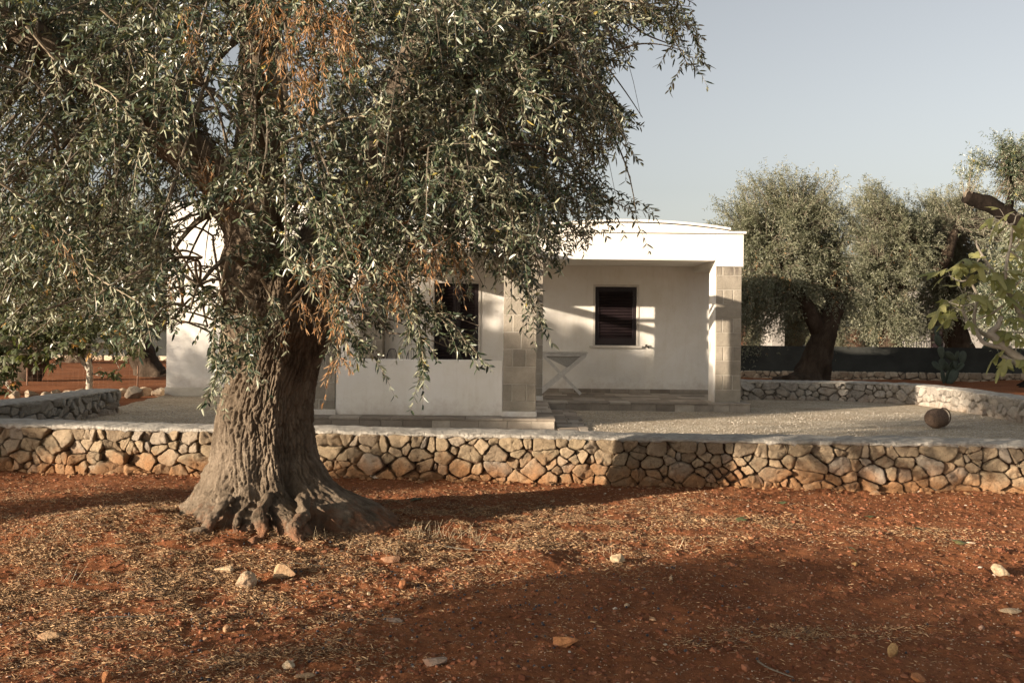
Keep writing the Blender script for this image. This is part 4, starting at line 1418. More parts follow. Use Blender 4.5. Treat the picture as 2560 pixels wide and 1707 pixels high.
    Lf = rng.uniform(0.12, 0.28, len(Af))
    Cf = twig_curves(Af, Df, Lf, rng.uniform(0.1, 0.7, len(Af)))
    Vl, Ql = leaves_on(Cf, 8, rng, 0.064, 0.0165, up=0.5)
    Vl2, Ql2 = leaves_on(FB[:, 6:], 16, rng, 0.064, 0.0165, up=0.5)
    mesh_np('leafy_boughs', np.concatenate([Vl, Vl2]), np.concatenate([Ql, Ql2 + len(Vl)]), mat=MT['leaf'], parent=T)
    Vt1, Qt1 = tubes_arrays(FB, np.full(nf, 0.010), np.full(nf, 0.003), 6)
    Vt2, Qt2 = tubes_arrays(Cf, np.full(len(Cf), 0.0028), np.full(len(Cf), 0.0011))
    mesh_np('boughs', np.concatenate([Vt1, Vt2]), np.concatenate([Qt1, Qt2 + len(Vt1)]), mat=MT['twig_pale'], parent=T)
    # ---- dead orange sprays, hanging
    spots = [(600, 20, 5.55, 22, 7), (650, 40, 5.55, 26, 12), (700, 20, 5.55, 30, 14), (745, 60, 5.5, 30, 14), (785, 40, 5.55, 24, 12), (690, 95, 5.55, 26, 9), (745, 110, 5.5, 24, 10), (800, 90, 5.5, 20, 9), (640, 120, 5.55, 18, 6), (690, 170, 5.5, 18, 7), (665, 205, 5.5, 14, 5), (720, 200, 5.5, 14, 5), (440, 88, 5.5, 9, 5), (435, 30, 5.5, 8, 4), (1045, 560, 6.3, 24, 9), (1020, 610, 6.3, 26, 10), (965, 600, 6.2, 22, 8), (905, 690, 6.2, 12, 6), (745, 640, 6.3, 20, 10), (765, 690, 6.3, 18, 9), (700, 620, 6.4, 18, 6), (772, 760, 6.3, 9, 6), (775, 840, 6.3, 9, 7), (905, 640, 6.2, 20, 6), (850, 650, 6.2, 20, 5), (470, 400, 7.0, 26, 10), (560, 430, 6.9, 22, 7), (400, 640, 6.6, 24, 4), (120, 560, 5.9, 40, 4), (820, 560, 6.3, 34, 6), (690, 710, 6.3, 10, 5), (960, 540, 6.4, 30, 8)]
    A = []
    for x, y, Yd, rad_, n_ in spots:
        for _ in range(n_):
            A.append(O(x + rng.normal(0, rad_ * 0.6), y + rng.normal(0, rad_ * 0.6) - 18, Yd + rng.normal(0, 0.12)))
    A = np.array(A); n_ = len(A)
    Cd = twig_curves(A, rng.normal(0, 1, (n_, 3)) * np.array([1.2, 1, 0.6]) + np.array([0, 0, -0.5]), rng.uniform(0.07, 0.17, n_), rng.uniform(0.6, 1.6, n_))
    t = np.clip(np.linspace(0.2, 1, 6)[None] + rng.uniform(-0.05, 0.05, (n_, 6)), 0, 1)
    Pt, Tn = eval_curve(Cd, t)
    Pt = np.repeat(Pt.reshape(-1, 3), 2, 0); Tn = np.repeat(Tn.reshape(-1, 3), 2, 0)
    D = Tn * 0.9 + rng.normal(0, 0.5, Pt.shape) + np.array([0, 0, -0.35])
    V_, Q_ = leaf_arrays(Pt, D, rng.normal(0, 1, Pt.shape), rng.uniform(0.030, 0.058, len(Pt)), rng.uniform(0.004, 0.008, len(Pt)), rng.uniform(-0.2, 0.2, len(Pt))[:, None], 0.35)
    mesh_np('dead_leaves', V_, Q_, mat=MT['dry'], parent=T)
    V_, Q_ = tubes_arrays(Cd, np.full(n_, 0.0028), np.full(n_, 0.0012), 4)
    mesh_np('dead_twigs', V_, Q_, mat=MT['twig'], parent=T)
    print('sprays', ns, 'twigs', len(C), 'leaves', len(np.concatenate(Qs)) // 2)
    return T
big_olive()

# ------------------------------------------------------------------ other olive trees
def olive(label, base, blobs, trunk, limbs, seed, bark=None, leafm=None, n_sp=260, LL=0.085, WW=0.020, group='old olive trees round the house', dry=0, up_top=True, K=7, kk=6, thin=0.0):
    """blobs: list of (centre, radii) in world space; trunk: (points, radii)"""
    rng = np.random.default_rng(seed)
    T = empty('olive_tree', (base[0], base[1], 0), label, 'tree', group)
    pts, r = trunk
    mb = gnarl(pts, r, 40, 0.22, 3.0, 0.012, k=60, seed=seed)
    mb.build('trunk', bark or MT['bark_far'], T, smooth=True)
    LP = [spline(pts, 20)[8:]]
    for lp, lr in limbs:
        mb = gnarl(lp, lr, 18, 0.2, 3.0, 0, k=30, seed=seed + 1)
        mb.build('limb', bark or MT['bark_far'], T, smooth=True)
        LP.append(spline(lp, 14))
    LP = np.concatenate(LP)
    tips = []
    cc = []
    vol = np.array([np.prod(b[1]) for b in blobs]); vol = vol / vol.sum()
    for (c, R), f in zip(blobs, vol):
        n = int(n_sp * f) + 1
        d = unit(rng.normal(0, 1, (n * 3, 3)))
        rr = rng.uniform(0.0, 1.0, (n * 3, 1)) ** 0.4 * (0.86 + 0.22 * pn(d[:, 0] * 2.2 + seed, d[:, 1] * 2.2, d[:, 2] * 2.2))[:, None]
        p = np.array(c) + d * rr * np.array(R)
        k = fbm(p[:, 0] * 1.3 + seed, p[:, 1] * 1.3, p[:, 2] * 1.3, o=2) > -0.28 + thin
        p = p[k][:n]
        tips.append(p); cc.append(np.repeat(np.array(c)[None], len(p), 0))
    tips = np.concatenate(tips); cc = np.concatenate(cc)
    ns = len(tips)
    near = LP[((tips[:, None] - LP[None]) ** 2).sum(-1).argmin(1)]
    ztop = max(b[0][2] + b[1][2] for b in blobs); zbot = min(b[0][2] - b[1][2] for b in blobs)
    hgt = np.clip((tips[:, 2] - zbot) / (ztop - zbot), 0, 1)[:, None]
    ln = rng.uniform(0.5, 1.0, (ns, 1))
    start = tips + unit(near - tips) * ln * 0.8 + np.array([0, 0, 1.0]) * ln * (0.5 - 1.0 * hgt)
    tt = np.linspace(0, 1, 6)[None, :, None]
    mid = (start + tips) / 2 + np.array([0, 0, 0.14])
    SP = (1 - tt) ** 2 * start[:, None] + 2 * tt * (1 - tt) * mid[:, None] + tt ** 2 * tips[:, None]
    ts = np.clip(np.linspace(0.2, 1.0, K)[None] + rng.uniform(-0.06, 0.06, (ns, K)), 0, 1)
    A, Tn = eval_curve(SP, ts)
    H2 = np.repeat(hgt, K, 0)
    A = A.reshape(-1, 3); Tn = Tn.reshape(-1, 3); nn = len(A)
    D = Tn * 0.7 + rng.normal(0, 0.45, (nn, 3)) + np.array([0, 0, 1.0]) * (1.3 * H2 - 0.6)
    Ln = rng.uniform(0.22, 0.5, nn)
    C = twig_curves(A, D, Ln, rng.uniform(0.2, 0.9, nn) * (1.15 - H2[:, 0]))
    V_, Q_ = leaves_on(C, kk, rng, LL, WW, up=0.5)
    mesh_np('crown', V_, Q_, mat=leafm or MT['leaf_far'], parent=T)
    B = np.stack([near * (1 - t) + start * t + np.array([0, 0, 0.5]) * t * (1 - t) for t in np.linspace(0, 1, 5)], 1)
    V1, Q1 = tubes_arrays(B, np.full(ns, 0.020), np.full(ns, 0.010), 4)
    V2, Q2 = tubes_arrays(SP, np.full(ns, 0.009), np.full(ns, 0.004), 3)
    mesh_np('branches', np.concatenate([V1, V2]), np.concatenate([Q1, Q2 + len(V1)]), mat=MT['twig'], parent=T)
    if dry:
        k = rng.choice(nn, dry, replace=False)
        k = k[A[k, 2] < zbot + 0.6 * (ztop - zbot)]
        Cd = twig_curves(A[k] + rng.normal(0, 0.05, (len(k), 3)), rng.normal(0, 1, (len(k), 3)), rng.uniform(0.15, 0.3, len(k)), rng.uniform(1, 2, len(k)))
        V_, Q_ = leaves_on(Cd, 5, rng, LL * 0.9, WW * 0.7, up=0)
        mesh_np('dead_leaves', V_, Q_, mat=MT['dry'], parent=T)
    return T

def copy_tree(root, loc, rz, label, group=None, sc=1.0):
    r = root.copy(); COL.objects.link(r); r.location = loc; r.rotation_euler = (0, 0, rz); r.scale = (sc, sc, sc)
    r['label'] = label
    if group: r['group'] = group
    for ch in list(root.children):
        c = ch.copy(); COL.objects.link(c); c.parent = r
    return r

YA = 26.0
def q(u, v, Y): return tuple(P(u, v, Y))
# A: big round olive just right of the house
olive('round sunlit olive tree with dark leaning trunk just right of the house', (7.8, YA),
      [(q(1975, 570, YA), (1.55, 1.6, 1.35)), (q(1880, 640, YA + .4), (1.05, 1.3, 1.45)), (q(2075, 600, YA), (0.85, 1.3, 1.4)), (q(1905, 725, YA - .3), (1.2, 1.4, 1.0)), (q(2010, 700, YA - .3), (0.9, 1.2, 0.8)), (q(1860, 800, YA), (0.75, .9, 0.75)), (q(2110, 745, YA), (0.7, 1.0, 0.95)), (q(1975, 800, YA + .8), (0.5, .7, .5)), (q(1930, 500, YA), (1.15, 1.2, 0.85)), (q(2050, 500, YA), (0.8, 1.0, 0.75)), (q(1815, 670, YA), (0.6, .9, 1.0)), (q(1850, 560, YA), (0.8, .9, .9))],
      ([q(2020, 975, YA), q(2030, 940, YA), q(2045, 880, YA), q(2075, 800, YA), q(2095, 730, YA), q(2080, 650, YA)], [0.95, 0.46, 0.35, 0.30, 0.24, 0.17]),
      [([q(2060, 850, YA), q(2020, 770, YA - .2), q(1960, 690, YA - .3), q(1920, 600, YA)], [0.25, 0.2, 0.14, 0.07]), ([q(2090, 760, YA), q(2030, 640, YA), q(1990, 540, YA)], [0.2, 0.15, 0.06])], 41, n_sp=1700, dry=500, LL=0.085, WW=0.020)
YB = 33.0
olive('feathery olive tree in the gap between two rounder ones, behind the netting', (12.4, YB),
      [(q(2190, 560, YB), (1.15, 1.4, 1.3)), (q(2250, 620, YB), (1.5, 1.5, 1.6)), (q(2130, 700, YB), (1.0, 1.2, 1.3)), (q(2190, 740, YB), (1.3, 1.2, 1.4)), (q(2240, 800, YB), (1.2, 1.2, 0.9)), (q(2175, 500, YB), (0.6, 0.8, 0.7))],
      ([q(2230, 930, YB), q(2225, 860, YB), q(2215, 780, YB), q(2200, 700, YB)], [0.5, 0.35, 0.3, 0.2]),
      [([q(2215, 780, YB), q(2260, 700, YB), q(2290, 620, YB)], [0.2, 0.15, 0.06])], 42, n_sp=1250, dry=90, LL=0.10, WW=0.024)
YC = 34.5
olive('broad pale olive tree left of the sawn limb, with a bent bare bough', (15.2, YC),
      [(q(2340, 570, YC), (1.9, 1.6, 1.5)), (q(2440, 590, YC), (1.9, 1.6, 1.7)), (q(2360, 690, YC), (1.6, 1.4, 1.2)), (q(2440, 740, YC), (1.6, 1.4, 1.3)), (q(2330, 780, YC), (1.2, 1.2, 1.0)), (q(2400, 510, YC), (1.5, 1.0, 0.7)), (q(2520, 700, YC), (1.2, 1.2, 1.6))],
      ([q(2400, 940, YC), q(2395, 860, YC), q(2370, 770, YC), q(2350, 680, YC)], [0.6, 0.42, 0.32, 0.2]),
      [([q(2335, 690, YC - 1.6), q(2362, 645, YC - 1.8), q(2380, 600, YC - 1.6), q(2395, 560, YC - 1)], [0.14, 0.2, 0.17, 0.08])], 43, n_sp=1600, dry=90, LL=0.10, WW=0.024)
YD = 27.0
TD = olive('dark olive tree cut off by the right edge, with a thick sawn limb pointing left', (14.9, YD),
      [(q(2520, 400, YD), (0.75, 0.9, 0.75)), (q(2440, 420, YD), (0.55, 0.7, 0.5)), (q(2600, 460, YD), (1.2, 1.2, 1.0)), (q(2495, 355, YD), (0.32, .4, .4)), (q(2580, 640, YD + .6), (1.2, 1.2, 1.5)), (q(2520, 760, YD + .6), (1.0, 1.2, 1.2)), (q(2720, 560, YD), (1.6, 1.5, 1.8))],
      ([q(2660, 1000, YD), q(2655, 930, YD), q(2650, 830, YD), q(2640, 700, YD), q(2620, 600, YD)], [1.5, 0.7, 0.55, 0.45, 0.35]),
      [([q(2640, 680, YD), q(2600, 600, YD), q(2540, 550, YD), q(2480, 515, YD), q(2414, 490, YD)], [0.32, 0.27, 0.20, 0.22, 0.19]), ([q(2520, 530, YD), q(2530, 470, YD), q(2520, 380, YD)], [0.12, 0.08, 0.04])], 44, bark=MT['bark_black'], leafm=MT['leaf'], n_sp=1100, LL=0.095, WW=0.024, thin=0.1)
# left background
YE = 28.0
TE = olive('olive tree with a black leaning trunk beside the left corner of the house', (-10.3, YE),
      [(q(300, 640, YE), (1.5, 1.6, 1.6)), (q(200, 560, YE), (1.5, 1.5, 1.4)), (q(360, 720, YE), (1.0, 1.2, 1.1)), (q(120, 700, YE), (1.4, 1.5, 1.2)), (q(260, 780, YE), (1.3, 1.4, 0.9)), (q(360, 560, YE), (1.2, 1.2, 1.3))],
      ([q(400, 975, YE), q(378, 940, YE), q(358, 890, YE), q(330, 820, YE), q(300, 740, YE)], [0.8, 0.42, 0.34, 0.28, 0.2]),
      [([q(340, 830, YE), q(270, 740, YE), q(180, 640, YE)], [0.2, 0.14, 0.06])], 45, n_sp=950, dry=90)
YG = 36.0
copy_tree(TE, (P(200, 900, YG)[0], YG, -0.05), 2.2, 'dark olive trunk and crown deeper in the shade behind the slim fig tree', sc=1.1)
copy_tree(TE, (P(-60, 900, YG)[0], YG - 4, -0.05), 4.0, 'olive tree at the far left edge behind the fig leaves', sc=1.0)
copy_tree(TE, (-12.2, 25.2, -0.1), 2.9, 'low hanging olive tree directly behind the slim fig tree', sc=0.92)
copy_tree(TE, (-23.0, 42, -0.05), 1.0, 'small distant olive tree at left, seen above the pale boundary wall', sc=1.25)
copy_tree(TE, (-13.0, 46, -0.05), 5.2, 'distant olive tree seen right beside the house corner', sc=1.25)
copy_tree(TE, (-34.0, 44, -0.05), 3.0, 'leftmost distant olive tree on the horizon', sc=1.3)
# off to the left of the view: these throw the long shadows over terrace and soil
grp = 'olive trees standing left of the view'
SA = AZ
OFF = [(-11.5, 3.45, SA, 0.58, 'young olive tree level with the big trunk, left of the view'),
       (-12.6, 7.5, SA, 0.90, 'tall olive tree left of the front wall, out of view'),
       (-15.2, 13.9, 2.1, 0.70, 'open crowned olive tree level with the house, out of view')]
TF = olive('unseen olive tree, made dense and flat topped to shade the house, left of the terrace wall', (-12.8, 8.4),  # added out of view, crown packed and flattened to cast shade on the house
      [((-12.8, 8.4, 2.9), (1.9, 1.25, 2.0)), ((-12.8, 8.4, 4.3), (1.8, 1.2, 0.95))],
      ([(-12.8, 8.4, -0.1), (-12.75, 8.4, 0.6), (-12.8, 8.45, 1.4), (-12.8, 8.4, 2.4)], [0.5, 0.3, 0.25, 0.15]),
      [([(-12.8, 8.4, 1.3), (-12.3, 8.8, 2.3), (-12.0, 9.0, 3.4)], [0.15, 0.1, 0.05])], 72, n_sp=620, LL=0.12, WW=0.036, group=grp)
copy_tree(TF, (-14.2, 6.15, 0), 1.2, 'unseen olive tree, made dense and flat topped to shade the house, level with the front wall', grp, 0.97)
copy_tree(TF, (-13.3, 10.2, 0), 0.4, 'unseen olive tree, made dense and flat topped to shade the house, level with the porch', grp, 1.0)
copy_tree(TF, (-13.6, 12.0, 0), 3.4, 'unseen olive tree, made dense and flat topped to shade the house, level with the house front', grp, 1.0)
olive('unseen low olive tree left of the camera, crown shaped to shade the foreground', (-6.5, 0.5),  # added unseen; crown height and spread set by the foreground shadow it throws
      [((-6.4, 1.30, 1.75), (.75, .8, .5)), ((-6.3, 0.1, 1.85), (.75, .85, .5)), ((-6.1, -1.0, 1.95), (.75, .8, .5))],
      ([(-6.5, 0.5, -0.1), (-6.48, 0.48, 0.4), (-6.4, 0.4, 0.9), (-6.35, 0.35, 1.4)], [0.2, 0.12, 0.10, 0.07]),
      [([(-6.4, 0.4, 0.9), (-6.4, 0.9, 1.3), (-6.4, 1.3, 1.7)], [0.07, 0.05, 0.03])], 71, n_sp=330, LL=0.07, WW=0.02, group=grp)
for x, y, rz, sc, lb in OFF:
    copy_tree(TE, (x, y, -0.05), rz, lb, grp, sc)
# the grove closing the horizon
rg = np.random.default_rng(8)
sides = [(-46, 'left'), (-40, 'left'), (-33.5, 'left'), (-27, 'left'), (-20.5, 'left'), (-15, 'left'), (9, 'right'), (14, 'right'), (19.5, 'right'), (25, 'right'), (31, 'right'), (37, 'right'), (43, 'right')]
for k, x in enumerate((7.5, 11, 15, 18.5, 22, 26, 30, -13, -19, -25, -31, -37)):
    copy_tree(TE, (x + rg.uniform(-.6, .6), 47 + rg.uniform(-1.5, 1.5), -1.5), rg.uniform(0, 6), 'indistinct olive tree of the far grove along the horizon', 'far grove along the horizon', rg.uniform(0.8, 0.95))
for k, (x, sd) in enumerate(sides):
    copy_tree(TE, (x + rg.uniform(-1, 1), 58 + rg.uniform(-5, 5), -1.3), rg.uniform(0, 6), 'indistinct olive tree of the far grove along the horizon', 'far grove along the horizon', rg.uniform(1.15, 1.45))
# ------------------------------------------------------------------ small stuff on the ground
def ico():
    p = (1 + 5 ** 0.5) / 2
    V = unit(np.array([(-1, p, 0), (1, p, 0), (-1, -p, 0), (1, -p, 0), (0, -1, p), (0, 1, p), (0, -1, -p), (0, 1, -p), (p, 0, -1), (p, 0, 1), (-p, 0, -1), (-p, 0, 1)], float))
    T = np.array([(0, 11, 5), (0, 5, 1), (0, 1, 7), (0, 7, 10), (0, 10, 11), (1, 5, 9), (5, 11, 4), (11, 10, 2), (10, 7, 6), (7, 1, 8), (3, 9, 4), (3, 4, 2), (3, 2, 6), (3, 6, 8), (3, 8, 9), (4, 9, 5), (2, 4, 11), (6, 2, 10), (8, 6, 7), (9, 8, 1)])
    return V, T

def subdiv(V, T, n=1):
    for _ in range(n):
        mid = {}; V = list(V); N = []
        def m(a, b):
            k = (min(a, b), max(a, b))
            if k not in mid:
                q_ = V[a] + V[b]; V.append(q_ / np.linalg.norm(q_)); mid[k] = len(V) - 1
            return mid[k]
        for a, b, c in T:
            ab, bc, ca = m(a, b), m(b, c), m(c, a)
            N += [(a, ab, ca), (b, bc, ab), (c, ca, bc), (ab, bc, ca)]
        V = np.array(V); T = np.array(N)
    return V, T

def scatter(name, mat, pos, size, rng, flat=0.7, jit=0.25, sub=0, smooth=False, label=None, cat=None):
    V0, T0 = ico()
    if sub: V0, T0 = subdiv(V0, T0, sub)
    n = len(pos); k = len(V0)
    V = np.repeat(V0[None], n, 0) * (1 + rng.normal(0, jit, (n, k, 1)).clip(-.5, .6))
    V = V * np.stack([rng.uniform(0.7, 1.3, n), rng.uniform(0.7, 1.3, n), flat * rng.uniform(0.7, 1.2, n)], -1)[:, None]
    a = rng.uniform(0, 6.28, n); c, s = np.cos(a)[:, None], np.sin(a)[:, None]
    V = np.stack([V[..., 0] * c - V[..., 1] * s, V[..., 0] * s + V[..., 1] * c, V[..., 2]], -1) * size[:, None, None] + pos[:, None]
    T = (T0[None] + (np.arange(n) * k)[:, None, None]).reshape(-1, 3)
    o = mesh_np(name, V.reshape(-1, 3), tris=T, mat=mat, smooth=smooth)
    return tag(o, label, cat, kind='stuff')

def on_soil(n, rng, ylo=4.1, yhi=10.6, dens=None):
    out = []
    while sum(map(len, out)) < n:
        y = rng.uniform(ylo ** 0.3, yhi ** 0.3, n) ** (1 / 0.3)
        x = rng.uniform(-0.6, 0.6, n) * y
        ok = y < front_y(x) - 0.1
        r = np.hypot(x - TRX, (y - TRY) * 1.3)
        ok &= r > 0.62
        if dens is not None: ok &= rng.random(n) < dens(x, y)
        out.append(np.column_stack([x, y])[ok])
    p = np.concatenate(out)[:n]
    return np.column_stack([p, gh(p[:, 0], p[:, 1])])

def m_island(name, cols, rough=0.9, spec=0.2):
    m, t, b = newmat(name)
    v = coords(t)
    c = ramp(t, island(t), cols)
    c = mix(t, c, ramp(t, noise(t, v, 60, 4, 0.7), [(0.3, (0.75, 0.73, 0.7)), (0.7, (1.1, 1.1, 1.1))]), 1.0, 'MULTIPLY')
    t.links.new(c, b.inputs['Base Color'])
    b.inputs['Roughness'].default_value = rough; b.inputs['Specular IOR Level'].default_value = spec
    return m

MT['litter'] = m_island('dry_leaf_litter', [(0.0, (0.10, 0.07, 0.055)), (0.3, (0.24, 0.155, 0.09)), (0.6, (0.40, 0.245, 0.125)), (1.0, (0.58, 0.41, 0.235))], 0.75)
MT['pebble'] = m_island('limestone_chips', [(0.0, (0.26, 0.13, 0.07)), (0.5, (0.42, 0.29, 0.18)), (1.0, (0.60, 0.52, 0.42))])
MT['crumb'] = m_island('soil_crumbs', [(0.0, (0.13, 0.05, 0.028)), (0.6, (0.24, 0.095, 0.05)), (1.0, (0.33, 0.15, 0.085))], 1.0, 0.05)
MT['fallen_olive'] = m_island('ripe_olive_skin', [(0.0, (0.015, 0.014, 0.018)), (1.0, (0.05, 0.048, 0.055))], 0.4, 0.5)

def litter_density(x, y):
    r = np.hypot((x - TRX) * 0.8, (y - TRY + 0.35))
    d = 1.25 * np.exp(-(r / 1.25) ** 3)
    d = d + 0.85 * np.exp(-(((x + 2.6) / 1.3) ** 2 + ((y - 6.0) / 0.85) ** 2))
    d = d + 0.45 * np.exp(-(((x + 1.9) / 0.8) ** 2 + ((y - 5.0) / 0.6) ** 2))
    d = d + 0.55 * np.exp(-((x + 0.1) / 1.4) ** 2 - ((y - 7.3 - 0.15 * x) / 0.8) ** 2)
    d = d + 0.55 * np.exp(-(((x - 0.3) / 1.6) ** 2 + ((y - 8.6) / 0.9) ** 2))
    d = d + 0.30 * np.exp(-(((y - 8.05 + 0.32 * (x - 2.2)) / 0.32) ** 2)) * sstep(0.5, 1.5, x)
    d = d + 0.55 * np.exp(-(((x - 1.55) / 0.55) ** 2 + ((y - 5.2 - 0.22 * (x - 1.5)) / 0.13) ** 2))
    d = d + 0.35 * np.exp(-(((x + 1.0) / 0.35) ** 2 + ((y - 4.7) / 0.22) ** 2)) + 0.3 * np.exp(-(((x + 4.0) / 1.5) ** 2 + ((y - 8.2) / 1.6) ** 2))
    n = fbm(x * 1.7 + 2, y * 2.6, o=3)
    n2 = fbm(x * 5 + 2, y * 7, o=2)
    n3 = fbm(x * 0.9 + 7, y * 3.2 + 1, o=3)
    return np.clip(d * (0.60 + 1.25 * n + 0.8 * n2 + 0.7 * n3) + 0.012, 0.0, 1)

def ground_stuff():
    rng = np.random.default_rng(77)
    p = on_soil(115000, rng, dens=litter_density)
    n = len(p)
    a = rng.uniform(0, 6.28, n)
    D = np.column_stack([np.cos(a), np.sin(a) * 0.8, rng.normal(0.03, 0.20, n)])
    N = np.column_stack([rng.normal(-0.2, 0.8, n), rng.normal(-0.1, 0.8, n), np.ones(n)])
    L = rng.gamma(5, 0.0047, n).clip(0.009, 0.05)
    p = p + np.column_stack([np.zeros(n), np.zeros(n), rng.uniform(0.002, 0.012, n) * (0.5 + litter_density(p[:, 0], p[:, 1]))])
    V, Q = leaf_arrays(p, D, N, L, rng.uniform(0.0022, 0.0062, n), rng.uniform(-0.3, 0.35, n)[:, None], 0.3)
    o = mesh_np('leaf_litter', V, Q, mat=MT['litter'])
    tag(o, 'dry fallen olive leaves strewn over the red soil round the trunk', 'leaf litter', kind='stuff')
    p = on_soil(7000, rng)
    scatter('pebbles', MT['pebble'], p, rng.uniform(0.0022, 0.0060, len(p)) * (1 + 1.1 * (rng.random(len(p)) < 0.05)), rng, label='tiny pale limestone chips scattered in the red soil', cat='pebbles')
    p = on_soil(26000, rng)
    scatter('soil_crumbs', MT['crumb'], p, rng.gamma(2.0, 0.0032, len(p)).clip(0.002, 0.021), rng, label='loose crumbs and small clods of red soil', cat='soil crumbs')
    od = lambda x, y: np.clip(np.exp(-(((x + 1.0) / 2.0) ** 2 + ((y - 5.6) / 1.0) ** 2)) * (0.5 + fbm(x * 2, y * 2, o=2)), 0, 1)
    p = on_soil(420, rng, dens=od, yhi=7.5)
    scatter('fallen_olives', MT['fallen_olive'], p + [0, 0, 0.004], rng.uniform(0.006, 0.0085, len(p)), rng, 0.95, 0.02, 1, True, 'small dark olives dropped on the soil below the big tree', 'olives')
    # loose gravel on the terrace
    n = 15000
    y = rng.uniform(11.0, 17.5, n); x = rng.uniform(-0.55, 0.6, n) * y
    ok = inside(TER, x, y) & ~((x > -3.5) & (x < 0.65) & (y > 12.9)) & ~((x < 4.2) & (x > 0.5) & (y > 17.2)) & (y > front_y(x) + 0.6)
    p = np.column_stack([x, y, np.full(n, GZ + 0.003)])[ok]
    scatter('gravel_stones', m_island('loose_gravel_stones', [(0.0, (0.28, 0.24, 0.19)), (1.0, (0.60, 0.56, 0.49))]), p, rng.uniform(0.004, 0.011, len(p)), rng, label='loose pale gravel stones on the terrace', cat='gravel')
ground_stuff()

def wall_rubble():
    rng = np.random.default_rng(15)
    x = rng.uniform(-6.5, 6.5, 330)
    y = front_y(x) - rng.gamma(1.5, 0.05, len(x)) - 0.07
    p = np.column_stack([x, y, gh(x, y) + 0.004])
    scatter('stone_rubble', MT['drystone'], p, rng.gamma(3, 0.0065, len(x)).clip(0.007, 0.045), rng, 0.7, 0.2, label='small broken stones and chips along the foot of the long front wall', cat='rubble')
    x = rng.uniform(-4, 4, 700) ; y = rng.uniform(4.3, 9.5, 700)
    p = np.column_stack([x, y, gh(x, y)])
    scatter('stained_chips', m_island('soil_stained_chips', [(0.0, (0.26, 0.11, 0.05)), (1.0, (0.44, 0.28, 0.16))]), p, rng.gamma(3, 0.0035, len(x)).clip(0.006, 0.024), rng, 0.6, 0.25, label='half buried stained stone chips in the soil', cat='stone chips')
wall_rubble()

# ------------------------------------------------------------------ single rocks
def m_rock():
    m, t, b = newmat('field_rock')
    v = coords(t)
    oi = nd(t, 'ShaderNodeObjectInfo')
    c = oi.outputs['Color']
    c = mix(t, c, ramp(t, noise(t, v, 22, 6, 0.7), [(0.3, (0.62, 0.52, 0.44)), (0.6, (1.08, 1.06, 1.04))]), 1.0, 'MULTIPLY')
    c = mix(t, c, (0.30, 0.12, 0.06), ramp(t, noise(t, v, 9, 4, 0.6), [(0.5, (0, 0, 0)), (0.72, (0.6, 0.6, 0.6))]))
    t.links.new(c, b.inputs['Base Color']); b.inputs['Roughness'].default_value = 0.9
    n1 = bump(t, b, noise(t, v, 30, 6, 0.75), 0.010)
    bump(t, b, noise(t, v, 130, 3, 0.7), 0.002, 0.8, n1)
    return m
MT['rock'] = m_rock()

def rock(loc, size, seed, label, shape=(1, 1, 0.6), group=None, cuts=7, name='rock', mat=None, sink=0.25, sub=3, cat='rock'):
    rng = np.random.default_rng(seed)
    V, T = ico(); V, T = subdiv(V, T, sub)
    for _ in range(cuts):
        n = unit(rng.normal(0, 1, 3)); d = rng.uniform(0.48, 0.85)
        e = V @ n - d
        V = V - np.where(e > 0, e, 0)[:, None] * n * 0.93
    V = V * (1 + 0.10 * fbm(V[:, 0] * 1.8 + seed, V[:, 1] * 1.8, V[:, 2] * 1.8, o=4))[:, None]
    V = V * np.array(shape) * size * 0.5
    a = rng.uniform(0, 6.28); c, s = math.cos(a), math.sin(a)
    if max(shape[:2]) > 1.15: c, s = math.cos(a * 0.1 - 0.3), math.sin(a * 0.1 - 0.3)
    V = np.column_stack([V[:, 0] * c - V[:, 1] * s, V[:, 0] * s + V[:, 1] * c, V[:, 2]])
    V[:, 2] -= V[:, 2].min() * (1 - sink)
    o = mesh_np(name, V, tris=T, mat=mat or MT['rock'], smooth=False)
    o.location = [float(x) for x in loc]
    hues = (('cream', (.52, .42, .28)), ('rust', (.32, .14, .06)), ('orange', (.42, .20, .085)), ('reddish', (.28, .11, .05)), ('pink', (.40, .27, .20)), ('grey', (.34, .27, .21)), ('whitish', (.55, .47, .35)), ('pale', (.50, .39, .25)), ('ochre', (.44, .29, .13)), ('tan', (.42, .29, .17)), ('brown', (.26, .15, .09)), ('', (.40, .28, .17)))
    o.color = (*min(hues, key=lambda h: label.find(h[0]) if h[0] and h[0] in label else 900)[1], 1)
    return tag(o, label, cat, group)

def soil_at(xo, yo, z=0.0):
    for _ in range(6):
        p = G(xo * 1.08844, yo * 1.08844, z); z = float(gh(p[0:1], p[1:2])[0])
    return [p[0], p[1], z]

